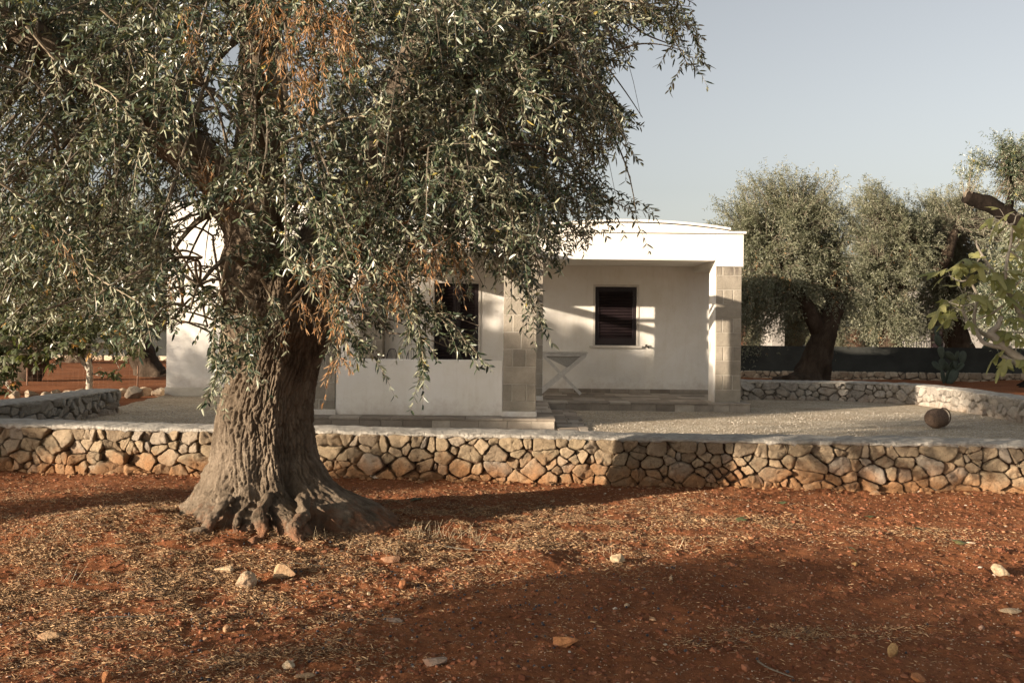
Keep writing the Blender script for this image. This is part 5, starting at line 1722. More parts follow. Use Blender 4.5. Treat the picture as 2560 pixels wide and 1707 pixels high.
ROCKS = [
    (563, 1346, 0.165, (1.1, .8, .75), 'knobbly cream rock lying nearest in front of the olive trunk'),
    (650, 1318, 0.17, (1.25, .8, .62), 'smooth tan rock right of the knobbly cream one before the trunk'),
    (515, 1316, 0.11, (1.3, .7, .6), 'small wedge shaped pale rock in the litter left of the tan rock'),
    (925, 1350, 0.10, (1, .9, .95), 'blocky rust brown rock beside the pale earth heap'),
    (900, 1282, 0.13, (1.3, .8, .4), 'flat brown stone half buried above the rust brown block'),
    (847, 1366, 0.035, (1, .9, .9), 'small pale cube of stone below the pale earth heap'),
    (905, 1426, 0.10, (1.5, .8, .3), 'thin flat grey pink stone in the shaded soil'),
    (1420, 1290, 0.105, (1.1, .9, .8), 'pale yellow rock on the sunlit soil in mid picture'),
    (1541, 1330, 0.04, (.8, .8, 1.1), 'small upright pebble on the edge of the shadow right of the yellow rock'),
    (1296, 1480, 0.13, (1.4, .7, .55), 'orange brown oblong rock alone in the dark foreground shade'),
    (998, 1526, 0.105, (1.4, .7, .5), 'oblong rock with a grey end in the shaded foreground left of the orange one'),
    (2297, 1322, 0.125, (1, .9, .95), 'round cream rock with pale markings near the right edge'),
    (2052, 1506, 0.095, (.7, .9, 1.0), 'pointed ochre shard standing in the lower right soil'),
    (2323, 1406, 0.10, (1.4, .9, .35), 'flat pale slab below the round rock at the right edge'),
    (1963, 1300, 0.06, (1.1, .9, .9), 'small ochre rock casting a long thin shadow right of the middle'),
    (2255, 1446, 0.045, (1, .9, .8), 'little pink stone below the flat slab at right'),
    (2109, 1562, 0.08, (1.2, .9, .7), 'orange rock cut by the bottom edge at right'),
    (118, 1466, 0.115, (1.3, .9, .5), 'tan flattened rock in the lower left soil'),
    (520, 1450, 0.06, (.9, .8, 1.0), 'tan pyramid shaped stone at the shadow edge lower left'),
    (246, 1562, 0.07, (1, .9, .9), 'orange round stone at the bottom left edge'),
    (454, 1484, 0.06, (1.1, .7, .8), 'reddish chunk in the litter left of the tan pyramid stone'),
    (664, 1532, 0.075, (1.1, .9, .75), 'rough round nodule near the bottom left of centre'),
    (698, 1554, 0.085, (1.4, .8, .4), 'flat tan stone just below the rough nodule'),
    (14, 1362, 0.05, (1.2, .9, .6), 'ochre stone at the left edge of the sunlit soil'),
    (1440, 1392, 0.045, (1.3, .9, .7), 'small pale stone in the middle of the shaded soil'),
    (1618, 1198, 0.075, (1.1, .9, .7), 'tan stone beside the trunk shadow near the wall'),
    (805, 1395, 0.045, (1, .8, .7), 'pinkish stone on the shade edge below the trunk'),
    (1268, 1152, 0.05, (1.2, .9, .6), 'small pale stone at the foot of the dry stone wall'),
    (2230, 1248, 0.055, (1.6, .6, .4), 'long whitish chip in the straw band at right'),
]
for k, (x, y, s_, sh, lb) in enumerate(ROCKS):
    rock(soil_at(x, y), s_ * (0.95 if s_ > 0.1 else 0.85), 300 + k, lb, sh, group='loose rocks on the red soil', sink=0.42, cuts=12)

BO = m_stone('loose_boulder_stone', [(0.0, (0.30, 0.24, 0.17)), (1.0, (0.44, 0.37, 0.28))], 0.3)
BOUL = [(12, 908, .34, 'boulder at the far left end of the loose row behind the garden wall'), (48, 903, .30, 'second boulder from the left in the loose row'), (84, 908, .40, 'third boulder from the left, the bulkiest of that end'),
        (140, 903, .30, 'low boulder left of the slim fig trunk'), (165, 900, .34, 'rounded boulder touching the slim fig trunk on its left'), (228, 899, .28, 'small boulder right of the slim fig trunk'),
        (262, 903, .36, 'boulder showing just above the end of the garden wall'), (290, 912, .42, 'slanting flat slab at the end of the garden wall'), (318, 901, .40, 'tallest rough boulder midway between wall end and house'),
        (338, 917, .28, 'small boulder low in front of the tallest one'), (352, 906, .36, 'angular boulder second from the house corner'), (374, 910, .38, 'pitted boulder right against the house corner'), (110, 900, .24, 'little boulder between the bulkiest and the low one')]
for k, (x, y, s_, lb) in enumerate(BOUL):
    p = G(x * 1.08844, (y + 6) * 1.08844, 0.07)
    rock((p[0], p[1] + 0.4, float(gh(p[0:1], p[1:2] + 0.4)[0])), s_, 500 + k, lb, (1.1, .8, .74), 'boulders in a loose row left of the house', name='boulder', mat=BO, cuts=16, sink=0.35, cat='boulder')

# pale earth heap already lies in the ground sheet; fallen green leaves
def lobed(size, rng, lobes=5, droop=0.25):
    """one fig leaf: outline fan, base at origin, pointing +y, up +z"""
    A = []
    tips = {5: [(-62, .62), (-128, .42), (0, 1.0), (62, .62), (128, .42)], 3: [(-52, .72), (0, 1.0), (52, .72)]}[lobes]
    tips = sorted(tips)
    for i, (a, r) in enumerate(tips):
        A += [(a - 13, r * 0.80), (a - 4, r * .98), (a + 5, r * .97), (a + 13, r * 0.78)]
        if i < len(tips) - 1: A.append(((a + tips[i + 1][0]) / 2, 0.36))
    A = [(-168, .20)] + A + [(168, .20)]
    P2 = np.array([(math.sin(math.radians(a)) * r, math.cos(math.radians(a)) * r + 0.22) for a, r in A]) * size * 0.82
    c = np.array([0, 0.26 * size])
    ringm = c + (P2 - c) * 0.55
    V = np.concatenate([[c], ringm, P2])
    r2 = (V[:, 0] ** 2 + (V[:, 1]) ** 2) / size
    z = -droop * r2 + 0.05 * size * pn(V[:, 0] * 9 / size + rng.uniform(0, 50), V[:, 1] * 9 / size) - 0.22 * np.abs(V[:, 0])
    V = np.column_stack([V, z])
    n = len(P2)
    T = [[0, 1 + (i + 1), 1 + i] for i in range(n - 1)]
    Q = [[1 + i, 1 + i + 1, 1 + n + i + 1, 1 + n + i] for i in range(n - 1)]
    return V, Q, T

def frame(D, N):
    D = unit(np.array(D, float)); N = np.array(N, float); X_ = unit(np.cross(D, N)); N = np.cross(X_, D)
    return np.stack([X_, D, N])   # rows: local x, y, z

def leaf_into(mb, p, D, N, size, rng, lobes):
    V, Q, T = lobed(size, rng, lobes, rng.uniform(0.1, 0.5))
    mb.add(V @ frame(D, N) + p, Q, T)

def fig(name_label, base, branches, clusters, seed, size, n_per, leafmat, group='fig trees by the terrace', spread=0.25):
    rng = np.random.default_rng(seed)
    T_ = empty('fig_tree', base, name_label, 'fig tree', group)
    for k, (pts, r) in enumerate(branches):
        mb = MB(); c = spline(pts, len(pts) * 7)
        rr = np.interp(np.linspace(0, 1, len(c)), np.linspace(0, 1, len(r)), r)
        mb.tube(c, rr, 12, disp=lambda p, th, i: 0.12 * rr[i] * fbm(p[:, 0] * 14, p[:, 1] * 14, p[:, 2] * 14, o=2))
        mb.build('trunk' if k == 0 else 'branch', MT['fig_bark'], T_, smooth=True)
    BP = np.concatenate([spline(p, 20) for p, _ in branches])
    lm = MB(); tw = MB()
    for c, cnt in clusters:
        c = np.array(c)
        near = BP[((BP - c) ** 2).sum(1).argmin()]
        d = unit(c - near) if np.linalg.norm(c - near) > 1e-3 else np.array([0, 0, 1.0])
        mid = (near + c) / 2 + np.array([0, 0, -0.04])
        tw.tube(spline([near, mid, c], 7), np.linspace(0.011, 0.006, 7), 6)
        for j in range(cnt):
            a = rng.normal(0, 1, 3); a[2] = a[2] * 0.35 + 0.1
            out = unit(a + 0.4 * d + np.array([-0.1, -0.3, 0]))
            pet = c + out * rng.uniform(0.05, 0.10) * (size / 0.17) * 1.2
            tw.tube([c, (c + pet) / 2 + [0, 0, 0.01], pet], 0.0025, 4)
            D = out + np.array([0, 0, -rng.uniform(0.2, 1.1)])
            N = np.array([0, -0.25, 1.0]) + out * 0.8 + rng.normal(0, 0.35, 3)
            leaf_into(lm, pet, D, N, size * rng.uniform(0.65, 1.2), rng, 5 if rng.random() < 0.5 else 3)
    lm.build('crown', leafmat, T_, smooth=True)
    tw.build('twigs', MT['fig_bark'], T_, smooth=True)
    return T_

YF = 11.45
f_ = lambda u, v, Y=YF: tuple(P(u, v, Y))
fig('fig tree with big lobed green leaves and pale bent branches at the right edge', (6.55, 11.3, 0.28),
    [([(6.60, 11.3, 0.2), (6.45, 11.35, 0.55), (6.2, 11.4, 0.95), f_(2560, 905), f_(2523, 879), f_(2496, 853), f_(2477, 832), f_(2493, 817), f_(2504, 790)], [0.10, 0.085, 0.07, 0.055, 0.048, 0.045, 0.04, 0.035, 0.024]),
     ([f_(2512, 868), f_(2500, 868), f_(2459, 856), f_(2438, 823), f_(2418, 800), f_(2406, 777)], [0.026, 0.026, 0.024, 0.02, 0.018, 0.013]),
     ([f_(2500, 858, 11.7), f_(2470, 840, 11.7), f_(2441, 823, 11.65), f_(2436, 790, 11.6), f_(2443, 742, 11.6), f_(2424, 699, 11.6)], [0.03, 0.028, 0.024, 0.02, 0.018, 0.012]),
     ([f_(2585, 912), f_(2556, 911), f_(2528, 903), f_(2498, 885)], [0.05, 0.045, 0.034, 0.02]),
     ([f_(2590, 860, 11.5), f_(2540, 760, 11.5), f_(2514, 690), f_(2527, 607), f_(2530, 560)], [0.04, 0.03, 0.018, 0.016, 0.01]),
     ([f_(2540, 760, 11.5), f_(2490, 690), f_(2447, 623), f_(2440, 600)], [0.022, 0.016, 0.013, 0.008]),
     ([(6.45, 11.3, 0.6), (7.0, 11.5, 1.3), (7.3, 11.6, 2.2), (7.2, 11.6, 2.9)], [0.07, 0.05, 0.04, 0.02]),
     ([f_(2506, 765), f_(2480, 783), f_(2440, 800)], [0.016, 0.012, 0.008])],
    [(f_(2404, 668), 5), (f_(2425, 660), 5), (f_(2450, 665), 4), (f_(2468, 682), 3), (f_(2410, 742), 4), (f_(2440, 738), 4), (f_(2500, 688), 5), (f_(2530, 712), 5), (f_(2552, 700), 4), (f_(2540, 795), 6), (f_(2548, 832), 5),
     (f_(2542, 866), 4), (f_(2530, 893), 5), (f_(2505, 838), 3), (f_(2545, 612), 3), (f_(2408, 797), 2), (f_(2540, 540), 5), (f_(2512, 545), 3), (f_(2480, 735), 4), (f_(2555, 570), 5), (f_(2375, 690, 11.9), 4), (f_(2372, 755, 11.9), 5), (f_(2390, 770, 11.9), 4),
     (f_(2558, 750), 6), (f_(2500, 640, 11.8), 3), (f_(2470, 765, 11.7), 4), (f_(2590, 650), 6), (f_(2600, 800), 6), ((7.2, 11.6, 2.9), 6), ((7.35, 11.6, 2.2), 6), ((6.9, 11.5, 1.7), 6), ((6.6, 11.5, 3.0), 5), (f_(2556, 905), 4)],
    61, 0.225, 5, MT['fig_leaf'])

def fig_left():
    rng = np.random.default_rng(6)
    Y0 = 20.6
    g = lambda u, v, Y=Y0: tuple(P(u, v, Y))
    br = [([g(222, 1016), g(223, 970), g(224, 925), g(216, 880), g(200, 820), g(196, 740)], [0.075, 0.068, 0.062, 0.05, 0.035, 0.015]),
          ([g(224, 928), g(192, 885), g(160, 850), g(120, 800), g(70, 770)], [0.045, 0.04, 0.032, 0.022, 0.01]),
          ([g(220, 900), g(255, 868), g(300, 845), g(325, 800)], [0.035, 0.03, 0.02, 0.01]),
          ([g(192, 885), g(120, 875), g(50, 860), g(10, 900), g(8, 950)], [0.03, 0.026, 0.02, 0.014, 0.008]),
          ([g(205, 830), g(260, 760), g(300, 700)], [0.03, 0.02, 0.01]),
          ([g(160, 850), g(150, 780), g(110, 700), g(60, 650)], [0.03, 0.024, 0.018, 0.01])]
    cl = []
    for _ in range(620):
        k = rng.random()
        if k < 0.55: u, v = rng.uniform(-60, 345), rng.uniform(660, 890)
        elif k < 0.85: u, v = rng.uniform(-120, 200), rng.uniform(640, 870)
        else: u, v = rng.uniform(-60, 45), rng.uniform(840, 985)
        if v > 895 and not (u < 40): continue
        if 150 < u < 300 and v > 885: continue
        if v > 925 - 0.35 * abs(u - 20) and u > 60: continue
        cl.append((g(u, v, Y0 + rng.normal(0, 0.55)), rng.integers(3, 5)))
    for _ in range(260):
        u, v = rng.uniform(-40, 345), rng.uniform(770, 912)
        if 165 < u < 290 and v > 880: continue
        cl.append((g(u, v, Y0 + rng.normal(0, 0.5)), 3))
    cl += [(g(268, 930), 5), (g(282, 938), 4), (g(300, 925), 3)]
    fig('slim grey trunked fig tree with wide leafy crown beyond the left garden wall', (g(222, 1016)[0], Y0, 0.0), br, cl, 62, 0.17, 4, MT['fig_leaf_dark'])
fig_left()

# ------------------------------------------------------------------ prickly pears
MT['pad'] = simple('prickly_pear_pad', (0.035, 0.048, 0.032), (0.065, 0.082, 0.055), 5, 0.6, 30, 0.004, 0.4)
def prickly(base, pads, seed, label, group='prickly pears by the far netting'):
    rng = np.random.default_rng(seed)
    T_ = empty('prickly_pear', base, label, 'cactus', group)
    V0, T0 = ico(); V0, T0 = subdiv(V0, T0, 2)
    for (p, ang, L, yaw) in pads:
        V = V0.copy()
        V[:, 2] += 1
        wd = 0.33 * (0.65 + 0.35 * V[:, 2] / 2)
        V = np.column_stack([V[:, 0] * wd * L, V[:, 1] * 0.07 * L, V[:, 2] * 0.5 * L])
        cy, sy = math.cos(yaw), math.sin(yaw)
        V = np.column_stack([V[:, 0] * cy - V[:, 1] * sy, V[:, 0] * sy + V[:, 1] * cy, V[:, 2]])
        ca, sa = math.cos(ang), math.sin(ang)
        V = np.column_stack([V[:, 0] * ca + V[:, 2] * sa, V[:, 1], -V[:, 0] * sa + V[:, 2] * ca])
        mesh_np('pad', V + np.array(p), tris=T0, mat=MT['pad'], parent=T_, smooth=True)
def grow(base, n, seed, wide):
    rng = np.random.default_rng(seed); pads = []; tips = []
    for k in range(4):
        a = rng.uniform(-0.7, 0.7) * wide; L = rng.uniform(0.38, 0.5)
        p = np.array(base) + [rng.uniform(-.18, .18), rng.uniform(-.1, .1), -0.03]
        pads.append((p, a, L, rng.uniform(-.7, .7))); tips.append((p + [math.sin(a) * L * .93, 0, math.cos(a) * L * .93], a))
    while len(pads) < n:
        p, a = tips[rng.integers(0, len(tips))]
        a2 = np.clip(a + rng.normal(0, 0.55) * wide, -1.4, 1.4); L = rng.uniform(0.26, 0.38)
        if p[2] > 1.15: tips = [t for t in tips if t[0][2] <= 1.15] or tips; 
        pads.append((p, a2, L, rng.uniform(-1, 1))); tips.append((p + [math.sin(a2) * L * .93, rng.uniform(-.1, .1), math.cos(a2) * L * .93], a2))
        if p[2] > 1.2 and rng.random() < 0.5: tips.pop()
    return pads
pb = G(2305, 948, 0.0)
prickly((pb[0], 28.6, 0), grow((pb[0], 28.6, 0), 24, 5, 1.0), 5, 'prickly pear cactus with upright flat pads in front of the dark netting')
prickly((14.2, 30.9, 0), grow((14.2, 30.9, 0.1), 20, 9, 1.1), 6, 'second prickly pear showing above the netting, nearer the right edge')

# ------------------------------------------------------------------ netting fence
MT['net'] = simple('dark_green_shade_netting', (0.030, 0.032, 0.029), (0.062, 0.064, 0.058), 1.2, 0.9, 220, 0.003, 0.1)
MT['post'] = simple('grey_fence_post', (0.10, 0.10, 0.09), (0.16, 0.155, 0.14), 9, 0.8, 60, 0.001)
def net_fence():
    Y0 = 30.22
    t = empty('netting_fence', (12, Y0, 0.2), 'dark green shade netting stretched above the far low stone wall', 'fence')
    xs = np.arange(4.6, 21.0, 0.12); zs = np.linspace(0.16, 0.98, 9)
    X, Z = np.meshgrid(xs, zs)
    Yy = Y0 + 0.02 * fbm(X * 0.8, Z * 2.0, o=3) + 0.012 * np.sin(X * 2 * math.pi / 2.1)
    Z = Z + 0.012 * pn(X * 0.9, Z * 0 + 2) * (Z > 0.9)
    V = np.stack([X, Yy, Z], -1).reshape(-1, 3); nx = len(xs)
    i = np.arange(len(zs) - 1)[:, None] * nx; j = np.arange(nx - 1)[None]
    Q = np.stack([i + j, i + j + 1, i + nx + j + 1, i + nx + j], -1).reshape(-1, 4)
    mesh_np('net', V, Q, mat=MT['net'], parent=t, smooth=True)
    for x in np.arange(4.7, 21, 2.1):
        mb = MB(); mb.tube([(x, Y0 + 0.06, 0.0), (x, Y0 + 0.06, 1.02)], 0.03, 8); mb.build('post', MT['post'], t)
net_fence()

def net_left():
    Y0 = 38.4
    t = empty('netting_fence', (-18, Y0, 0.1), 'dark netting above the distant stone wall left of the house', 'fence')
    mb = MB(); xs = np.arange(-28, -8, 0.3); n = len(xs)
    V = [(x, Y0 + 0.03 * math.sin(x * 3), z) for z in (0.1, 1.15) for x in xs]
    mb.add(V, [[i, i + 1, n + i + 1, n + i] for i in range(n - 1)]); mb.build('net', MT['net'], t)
    for x in np.arange(-27, -8, 2.5):
        mb = MB(); mb.tube([(x, Y0 + 0.08, 0.0), (x, Y0 + 0.08, 1.2)], 0.03, 6); mb.build('post', MT['post'], t)
net_left()

def wire_fence():
    Y0 = 23.4
    t = empty('wire_fence', (-9.5, Y0, 0), 'low rusty wire mesh fence behind the row of boulders at left', 'fence')
    m = simple('rusty_wire', (0.14, 0.075, 0.045), (0.24, 0.15, 0.10), 12, 0.8)
    mb = MB()
    for x in np.arange(-14.5, -6.9, 0.12): mb.tube([(x, Y0, 0.0), (x, Y0, 0.42)], 0.0013, 3, cap=False)
    for z in (0.06, 0.18, 0.30, 0.42): mb.tube([(-14.5, Y0, z), (-10, Y0 + 0.01, z - 0.01), (-6.9, Y0, z)], 0.0013, 3, cap=False)
    mb.build('mesh', m, t)
    for x in (-14.0, -11.4, -8.8, -7.0):
        mb = MB(); mb.tube([(x, Y0 + 0.03, 0), (x + 0.01, Y0 + 0.03, 0.50)], 0.018, 6); mb.build('post', m, t)
wire_fence()

# ------------------------------------------------------------------ neighbouring white building
def neighbour():
    Y0 = 44.0
    g = lambda u, v: P(u, v, Y0)
    t = empty('building', (20, Y0, 0), 'white neighbouring building glimpsed under the trees beyond the netting', 'building')
    pl = simple('grey_cream_render', (0.24, 0.225, 0.20), (0.34, 0.32, 0.285), 2, 0.9)
    def bx(name, u0, u1, v0, v1, y0, y1, mat=pl, par=t, b=0.0):
        a, c = g(u0, v1), g(u1, v0)
        mb = MB(); mb.box((a[0], y0, a[2]), (c[0], y1, c[2]), b); return mb.build(name, mat, par)
    bx('wall', 1930, 1962, 780, 872, Y0, Y0 + 4)
    bx('wall', 2290, 2790, 745, 872, Y0 + 0.6, Y0 + 5)
    bx('roof', 2286, 2800, 733, 744, Y0 + 0.3, Y0 + 5.2)
    a = g(2196, 880)
    mb = MB(); mb.tube([(a[0], Y0 - 1.5, -0.1), (a[0], Y0 - 1.5, g(2196, 800)[2])], 0.115, 16)
    mb.box((a[0] - 0.17, Y0 - 1.67, g(2196, 800)[2]), (a[0] + 0.17, Y0 - 1.33, g(2196, 800)[2] + 0.12), 0.01)
    mb.build('column', simple('cream_column', (0.58, 0.52, 0.38), (0.66, 0.60, 0.45), 5), t)
    mb = MB(); z1 = g(2220, 852)[2]; z0 = g(2220, 874)[2]
    x0, x1 = g(2206, 860)[0], g(2290, 860)[0]
    for x in np.arange(x0, x1, 0.11): mb.box((x, Y0 - 1.5, z0), (x + 0.03, Y0 - 1.47, z1))
    mb.box((x0, Y0 - 1.52, z1 + 0.001), (x1, Y0 - 1.45, z1 + 0.05))
    mb.build('railing', simple('dark_railing', (0.03, 0.03, 0.03), (0.05, 0.05, 0.05), 5, 0.5), t)
    a = g(2340, 870); c = g(2372, 800)
    mb = MB(); mb.box((a[0], Y0 + 0.57, a[2]), (c[0], Y0 + 0.598, c[2])); mb.build('door', MT['shutter'], t)
neighbour()

# ------------------------------------------------------------------ wicker basket
def basket():
    c = G(2342, 1071, GZ); c[2] = GZ
    t = empty('basket', c, 'old brown wicker basket tipped on its side on the gravel terrace', 'basket')
    m, nt_, b = newmat('old_wicker')
    v = coords(nt_)
    nt_.links.new(ramp(nt_, noise(nt_, v, 60, 4, 0.7), [(0.3, (0.07, 0.045, 0.032)), (0.7, (0.24, 0.165, 0.115))]), b.inputs['Base Color'])
    b.inputs['Roughness'].default_value = 0.8
    bump(nt_, b, noise(nt_, v, 140, 3), 0.004)
    H_ = 0.25
    ax = unit(np.array([0.93, 0.30, 0.10])); sx = unit(np.cross(ax, [0, 0, 1.0])); up = np.cross(sx, ax)
    s = np.linspace(0, 1, 66); R = np.interp(s, [0, 0.04, 0.25, 0.5, 0.75, 1.0], [0.085, 0.098, 0.132, 0.146, 0.142, 0.125])
    n = 132
    th = np.arange(n) / n * 2 * math.pi
    S_, TH = np.meshgrid(s, th, indexing='ij')
    Rr = np.interp(S_, s, R)
    row = np.floor(S_ * 22)
    wv = np.sin(TH * 22 + math.pi * row) * 0.0038 + np.abs(np.sin(S_ * 22 * math.pi)) * 0.0045
    # the old basket sags a little
    Rr = Rr * (1 + 0.05 * np.cos(TH * 2 + 0.6)) + wv
    cen = np.array([0, 0, 0.0])
    pos = (S_ * H_)[..., None] * ax + (Rr * np.cos(TH))[..., None] * sx + (Rr * np.sin(TH))[..., None] * up
    V = pos.reshape(-1, 3)
    i = np.arange(65)[:, None] * n; j = np.arange(n)[None]; j2 = (j + 1) % n
    Q = np.stack([i + j, i + j2, i + n + j2, i + n + j], -1).reshape(-1, 4)
    # bottom disc with spiral weave
    rad = np.linspace(1, 0.04, 14); Vb = []
    for q_, f in enumerate(rad):
        zz = -0.004 * math.sin(q_ * 1.6) + 0.018 * (1 - f)
        Vb.append(ax * zz + 0.085 * f * (np.cos(th)[:, None] * sx + np.sin(th)[:, None] * up) + ax * (0.003 * np.sin(th * 12 + q_ * math.pi))[:, None])
    Vb = np.concatenate(Vb)
    i = np.arange(13)[:, None] * n
    Qb = np.stack([i + j2, i + j, i + n + j, i + n + j2], -1).reshape(-1, 4)
    # inner skin gives thickness
    Vi = ((S_ * H_)[..., None] * ax + ((Rr - 0.012) * np.cos(TH))[..., None] * sx + ((Rr - 0.012) * np.sin(TH))[..., None] * up).reshape(-1, 3)
    allV = np.concatenate([V, Vb, Vi])
    shift = np.array([c[0], c[1], GZ - allV[:, 2].min() + 0.002]) - ax * 0.0
    shift[0] -= 0.125; 
    mb = MB(); mb.add(V + shift, Q); mb.add(Vb + shift, Qb); mb.add(Vi + shift, Q[:, ::-1])
    mb.build('body', m, t, smooth=True)
    rim = H_ * ax + 0.124 * (np.cos(th[::3])[:, None] * sx + np.sin(th[::3])[:, None] * up)
    rim = np.concatenate([rim, rim[:1]]) + shift
    mb = MB(); mb.tube(rim, 0.012 + 0.002 * np.sin(np.arange(len(rim)) * 1.9), 10, cap=False); mb.build('rim', m, t, smooth=True)
    a = np.linspace(0.10 * math.pi, 0.90 * math.pi, 26) + math.pi * 0
    hp = np.array([H_ * ax + 0.13 * math.cos(x) / 0.95 * up + 0.155 * math.sin(x) * ax for x in np.linspace(0, math.pi, 30)]) + shift
    mb = MB(); mb.tube(hp, 0.010 + 0.0015 * np.sin(np.arange(30) * 2.1), 9); mb.build('handle', m, t, smooth=True)
basket()

# ------------------------------------------------------------------ trestle table on the porch
def trestle():
    Y0 = 18.75
    m = simple('peeling_white_paint_wood', (0.50, 0.47, 0.42), (0.66, 0.63, 0.57), 14, 0.8, 50, 0.003)
    a = P(1352, 884, Y0); b_ = P(1466, 886, Y0)
    t = empty('trestle_table', ((a[0] + b_[0]) / 2, Y0, PZ), 'white painted trestle table with crossed legs on the porch beside the window', 'table')
    zt = a[2] + 0.035
    x0, x1 = a[0] - 0.06, b_[0]
    mb = MB(); mb.box((x0, Y0 - 0.04, zt - 0.022), (x1 + 0.03, Y0 + 0.48, zt), 0.004); mb.build('tabletop', m, t)
    mb = MB(); mb.box((x0 + 0.02, Y0 - 0.02, zt - 0.075), (x1, Y0 + 0.01, zt - 0.024), 0.003); mb.build('rail', m, t)
    def plank(p, q_, w, y, th=0.024):
        p = np.array(p, float); q_ = np.array(q_, float); d = unit(q_ - p); nrm = np.array([-d[1], d[0]])
        c = [p + nrm * w / 2, q_ + nrm * w / 2, q_ - nrm * w / 2, p - nrm * w / 2]
        mb = MB(); V = [(x[0], yy, x[1]) for yy in (y, y + th) for x in c]
        mb.add(V, [[0, 1, 2, 3], [7, 6, 5, 4], [0, 4, 5, 1], [1, 5, 6, 2], [2, 6, 7, 3], [3, 7, 4, 0]])
        return mb
    for y, w in ((Y0 - 0.05, 0.075), (Y0 + 0.42, 0.06)):
        plank((x0 + 0.03, PZ + 0.03), (x1 - 0.03, zt - 0.06), w, y).build('leg', m, t)
        plank((x1 - 0.10, PZ + 0.03), (x0 + 0.10, zt - 0.06), w * 0.75, y + 0.028).build('leg', m, t)
    # triangular mesh stiffener
    mb = MB()
    A = np.array([x0 + 0.12, zt - 0.08]); B_ = np.array([x1 - 0.10, zt - 0.08]); C_ = np.array([(x0 + x1) / 2 + 0.12, zt - 0.30])
    V = [(p[0], y, p[1]) for y in (Y0 + 0.02, Y0 + 0.026) for p in (A, B_, C_)]
    mb.add(V, [[0, 1, 4, 3], [1, 2, 5, 4], [2, 0, 3, 5]], [[0, 2, 1], [3, 4, 5]])
    mb.build('brace_panel', simple('grey_wire_panel', (0.30, 0.28, 0.24), (0.42, 0.40, 0.35), 60, 0.8), t)
trestle()

# ------------------------------------------------------------------ two iron chairs behind the parapet
def chairs():
    m = simple('dark_wrought_iron', (0.020, 0.016, 0.014), (0.045, 0.035, 0.03), 10, 0.55, 60, 0.001, 0.4)
    def chair(u, v, Y0, yaw, label):
        p = P(u, v, Y0)
        t = empty('iron_chair', (p[0], Y0, PZ), label, 'chair', 'iron chairs on the left porch')
        W_ = 0.17; zt = p[2] - PZ
        cy, sy = math.cos(yaw), math.sin(yaw)
        def M(V):
            V = np.asarray(V, float)
            return np.column_stack([V[:, 0] * cy - V[:, 1] * sy + p[0], V[:, 0] * sy + V[:, 1] * cy + Y0, V[:, 2] + PZ])
        # arched back hoop
        hoop = [(-W_ * 0.86, 0, 0.45), (-W_, -0.01, 0.62), (-W_ * 0.93, -0.03, zt - 0.12), (-W_ * 0.6, -0.04, zt - 0.02), (0, -0.045, zt), (W_ * 0.6, -0.04, zt - 0.02), (W_ * 0.93, -0.03, zt - 0.12), (W_, -0.01, 0.62), (W_ * 0.86, 0, 0.45)]
        mb = MB(); mb.tube(M(spline(hoop, 40)), 0.009, 8); mb.build('back_hoop', m, t, smooth=True)
        mb = MB()
        for k in range(-3, 4):
            x = k * W_ * 0.26
            mb.tube(M([(x * 0.85, 0, 0.45), (x, -0.02, 0.65), (x, -0.035, zt - 0.005 - 0.10 * abs(k / 3.6) ** 2.4)]), 0.005, 6)
        mb.tube(M([(-W_ * 0.97, -0.012, 0.66), (W_ * 0.97, -0.012, 0.66)]), 0.007, 6)
        mb.build('spindles', m, t)
        th = np.linspace(0, 2 * math.pi, 25)[:-1]
        V = [(0.19 * math.cos(a), 0.17 + 0.19 * math.sin(a), z) for z in (0.435, 0.455) for a in th] 
        mb = MB(); n = 24
        V = np.array(V + [(0, 0.17, 0.435), (0, 0.17, 0.455)])
        mb.add(M(V), [[i, (i + 1) % n, n + (i + 1) % n, n + i] for i in range(n)], [[2 * n, (i + 1) % n, i] for i in range(n)] + [[2 * n + 1, n + i, n + (i + 1) % n] for i in range(n)])
        mb.build('seat', m, t)
        for sx in (-1, 1):
            for y0 in (0.04, 0.31):
                mb = MB(); mb.tube(M([(sx * 0.13, y0, 0.436), (sx * 0.16, y0 + (0.03 if y0 > .2 else -0.03), 0.0)]), 0.009, 6); mb.build('leg', m, t)
    chair(1041, 871, 17.6, math.pi + 0.25, 'dark iron chair with arched spindle back, right of its twin behind the parapet')
    chair(976, 872, 17.9, math.pi - 0.9, 'dark iron chair turned sideways by the rear pillar, left of its twin')
chairs()

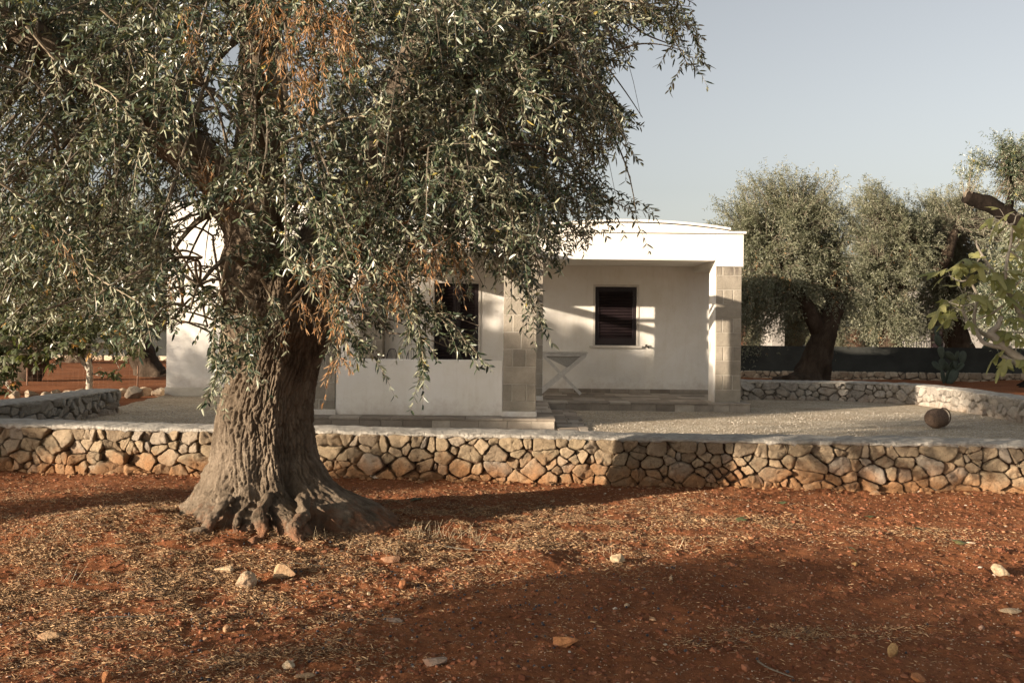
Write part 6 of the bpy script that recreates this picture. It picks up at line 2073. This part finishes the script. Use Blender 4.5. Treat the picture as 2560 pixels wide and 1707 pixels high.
# ------------------------------------------------------------------ grass, fallen leaves, twigs
def grasses():
    rng = np.random.default_rng(3)
    V_, Q_ = [], []; A = []; D = []; L = []
    for (x, y, s_, n) in ((960, 1232, 22, 16), (1010, 1234, 25, 20), (1060, 1240, 20, 14), (1095, 1250, 8, 12), (720, 1235, 10, 6), (160, 1330, 14, 10), (520, 1208, 4, 3), (1160, 1250, 12, 6), (1400, 1275, 10, 4), (1560, 1262, 20, 6), (60, 1240, 40, 14), (880, 1270, 25, 14)):
        for _ in range(n):
            p = soil_at(x + rng.normal(0, s_), y + rng.normal(0, 5))
            A.append(p); D.append([rng.normal(0, 0.4), rng.normal(0, 0.4), 1]); L.append(rng.uniform(0.05, 0.17))
    A = np.array(A); D = np.array(D); L = np.array(L)
    C = twig_curves(A, D, L, rng.uniform(-0.05, 0.35, len(A)), 6)
    V, Q = tubes_arrays(C, np.full(len(C), 0.0014), np.full(len(C), 0.0005))
    o = mesh_np('dry_grass', V, Q, mat=m_island('straw_grass', [(0, (0.30, 0.24, 0.15)), (1, (0.50, 0.42, 0.28))]))
    tag(o, 'tufts of thin dry grass by the right foot of the trunk', 'dry grass', kind='stuff')
    LV = [(970, 1150, .15, 'long green leaf lying between trunk and wall', 'g'), (1808, 1158, .13, 'dark green leaf lying on bare soil near the wall', 'g'), (1690, 1194, .12, 'curled dark green leaf right of the trunk shadow end', 'g'),
          (2098, 1217, .11, 'pale green leaf on the right hand soil', 'g'), (2010, 1190, .09, 'slim green leaf nearer the wall at right', 'g'), (1960, 1268, .11, 'yellowish leaf in the middle of the right hand soil', 'y'), (2190, 1250, .16, 'crumpled greenish leaf in the straw band at right', 'y')]
    for k, (x, y, s_, lb, c) in enumerate(LV):
        p = np.array(soil_at(x, y)) + [0, 0, 0.022]
        mb = MB(); r = np.random.default_rng(90 + k)
        leaf_into(mb, np.zeros(3), (r.uniform(-1, 1), r.uniform(-.4, .4), 0.05), (r.normal(0, .25), r.normal(0, .25), 1), s_, r, 3)
        o = mb.build('fallen_leaf', MT['fig_leaf'] if c == 'y' else MT['fig_leaf_dark'], None, smooth=True)
        o.location = [float(v) for v in p]
        tag(o, lb, 'leaf', 'fallen green leaves on the soil')
    # long bare sticks in the litter
    ST = [(700, 1298, 0.34, 0.2, 'thin bare stick lying beside the pale earth heap'), (1055, 1262, 0.5, -0.1, 'long thin stick just below the grass tufts'), (300, 1420, 0.35, 0.4, 'grey stick in the litter at lower left'), (1780, 1545, 0.22, -1.0, 'short curved stick at the lower right')]
    for k, (x, y, L_, a, lb) in enumerate(ST):
        p = np.array(soil_at(x, y)); d = np.array([math.cos(a), math.sin(a), 0])
        pts = [p + d * s - p for s in np.linspace(-L_ / 2, L_ / 2, 5)]
        pts = [q_ + [0, 0, float(gh(np.array([p[0] + q_[0]]), np.array([p[1] + q_[1]]))[0]) - p[2] + 0.012] for q_ in pts]
        mb = MB(); mb.tube(spline(pts, 14), np.linspace(0.005, 0.003, 14), 6)
        o = mb.build('stick', MT['twig'], None, smooth=True); o.location = [float(v) for v in p]
        tag(o, lb, 'stick', 'bare sticks on the soil')
grasses()
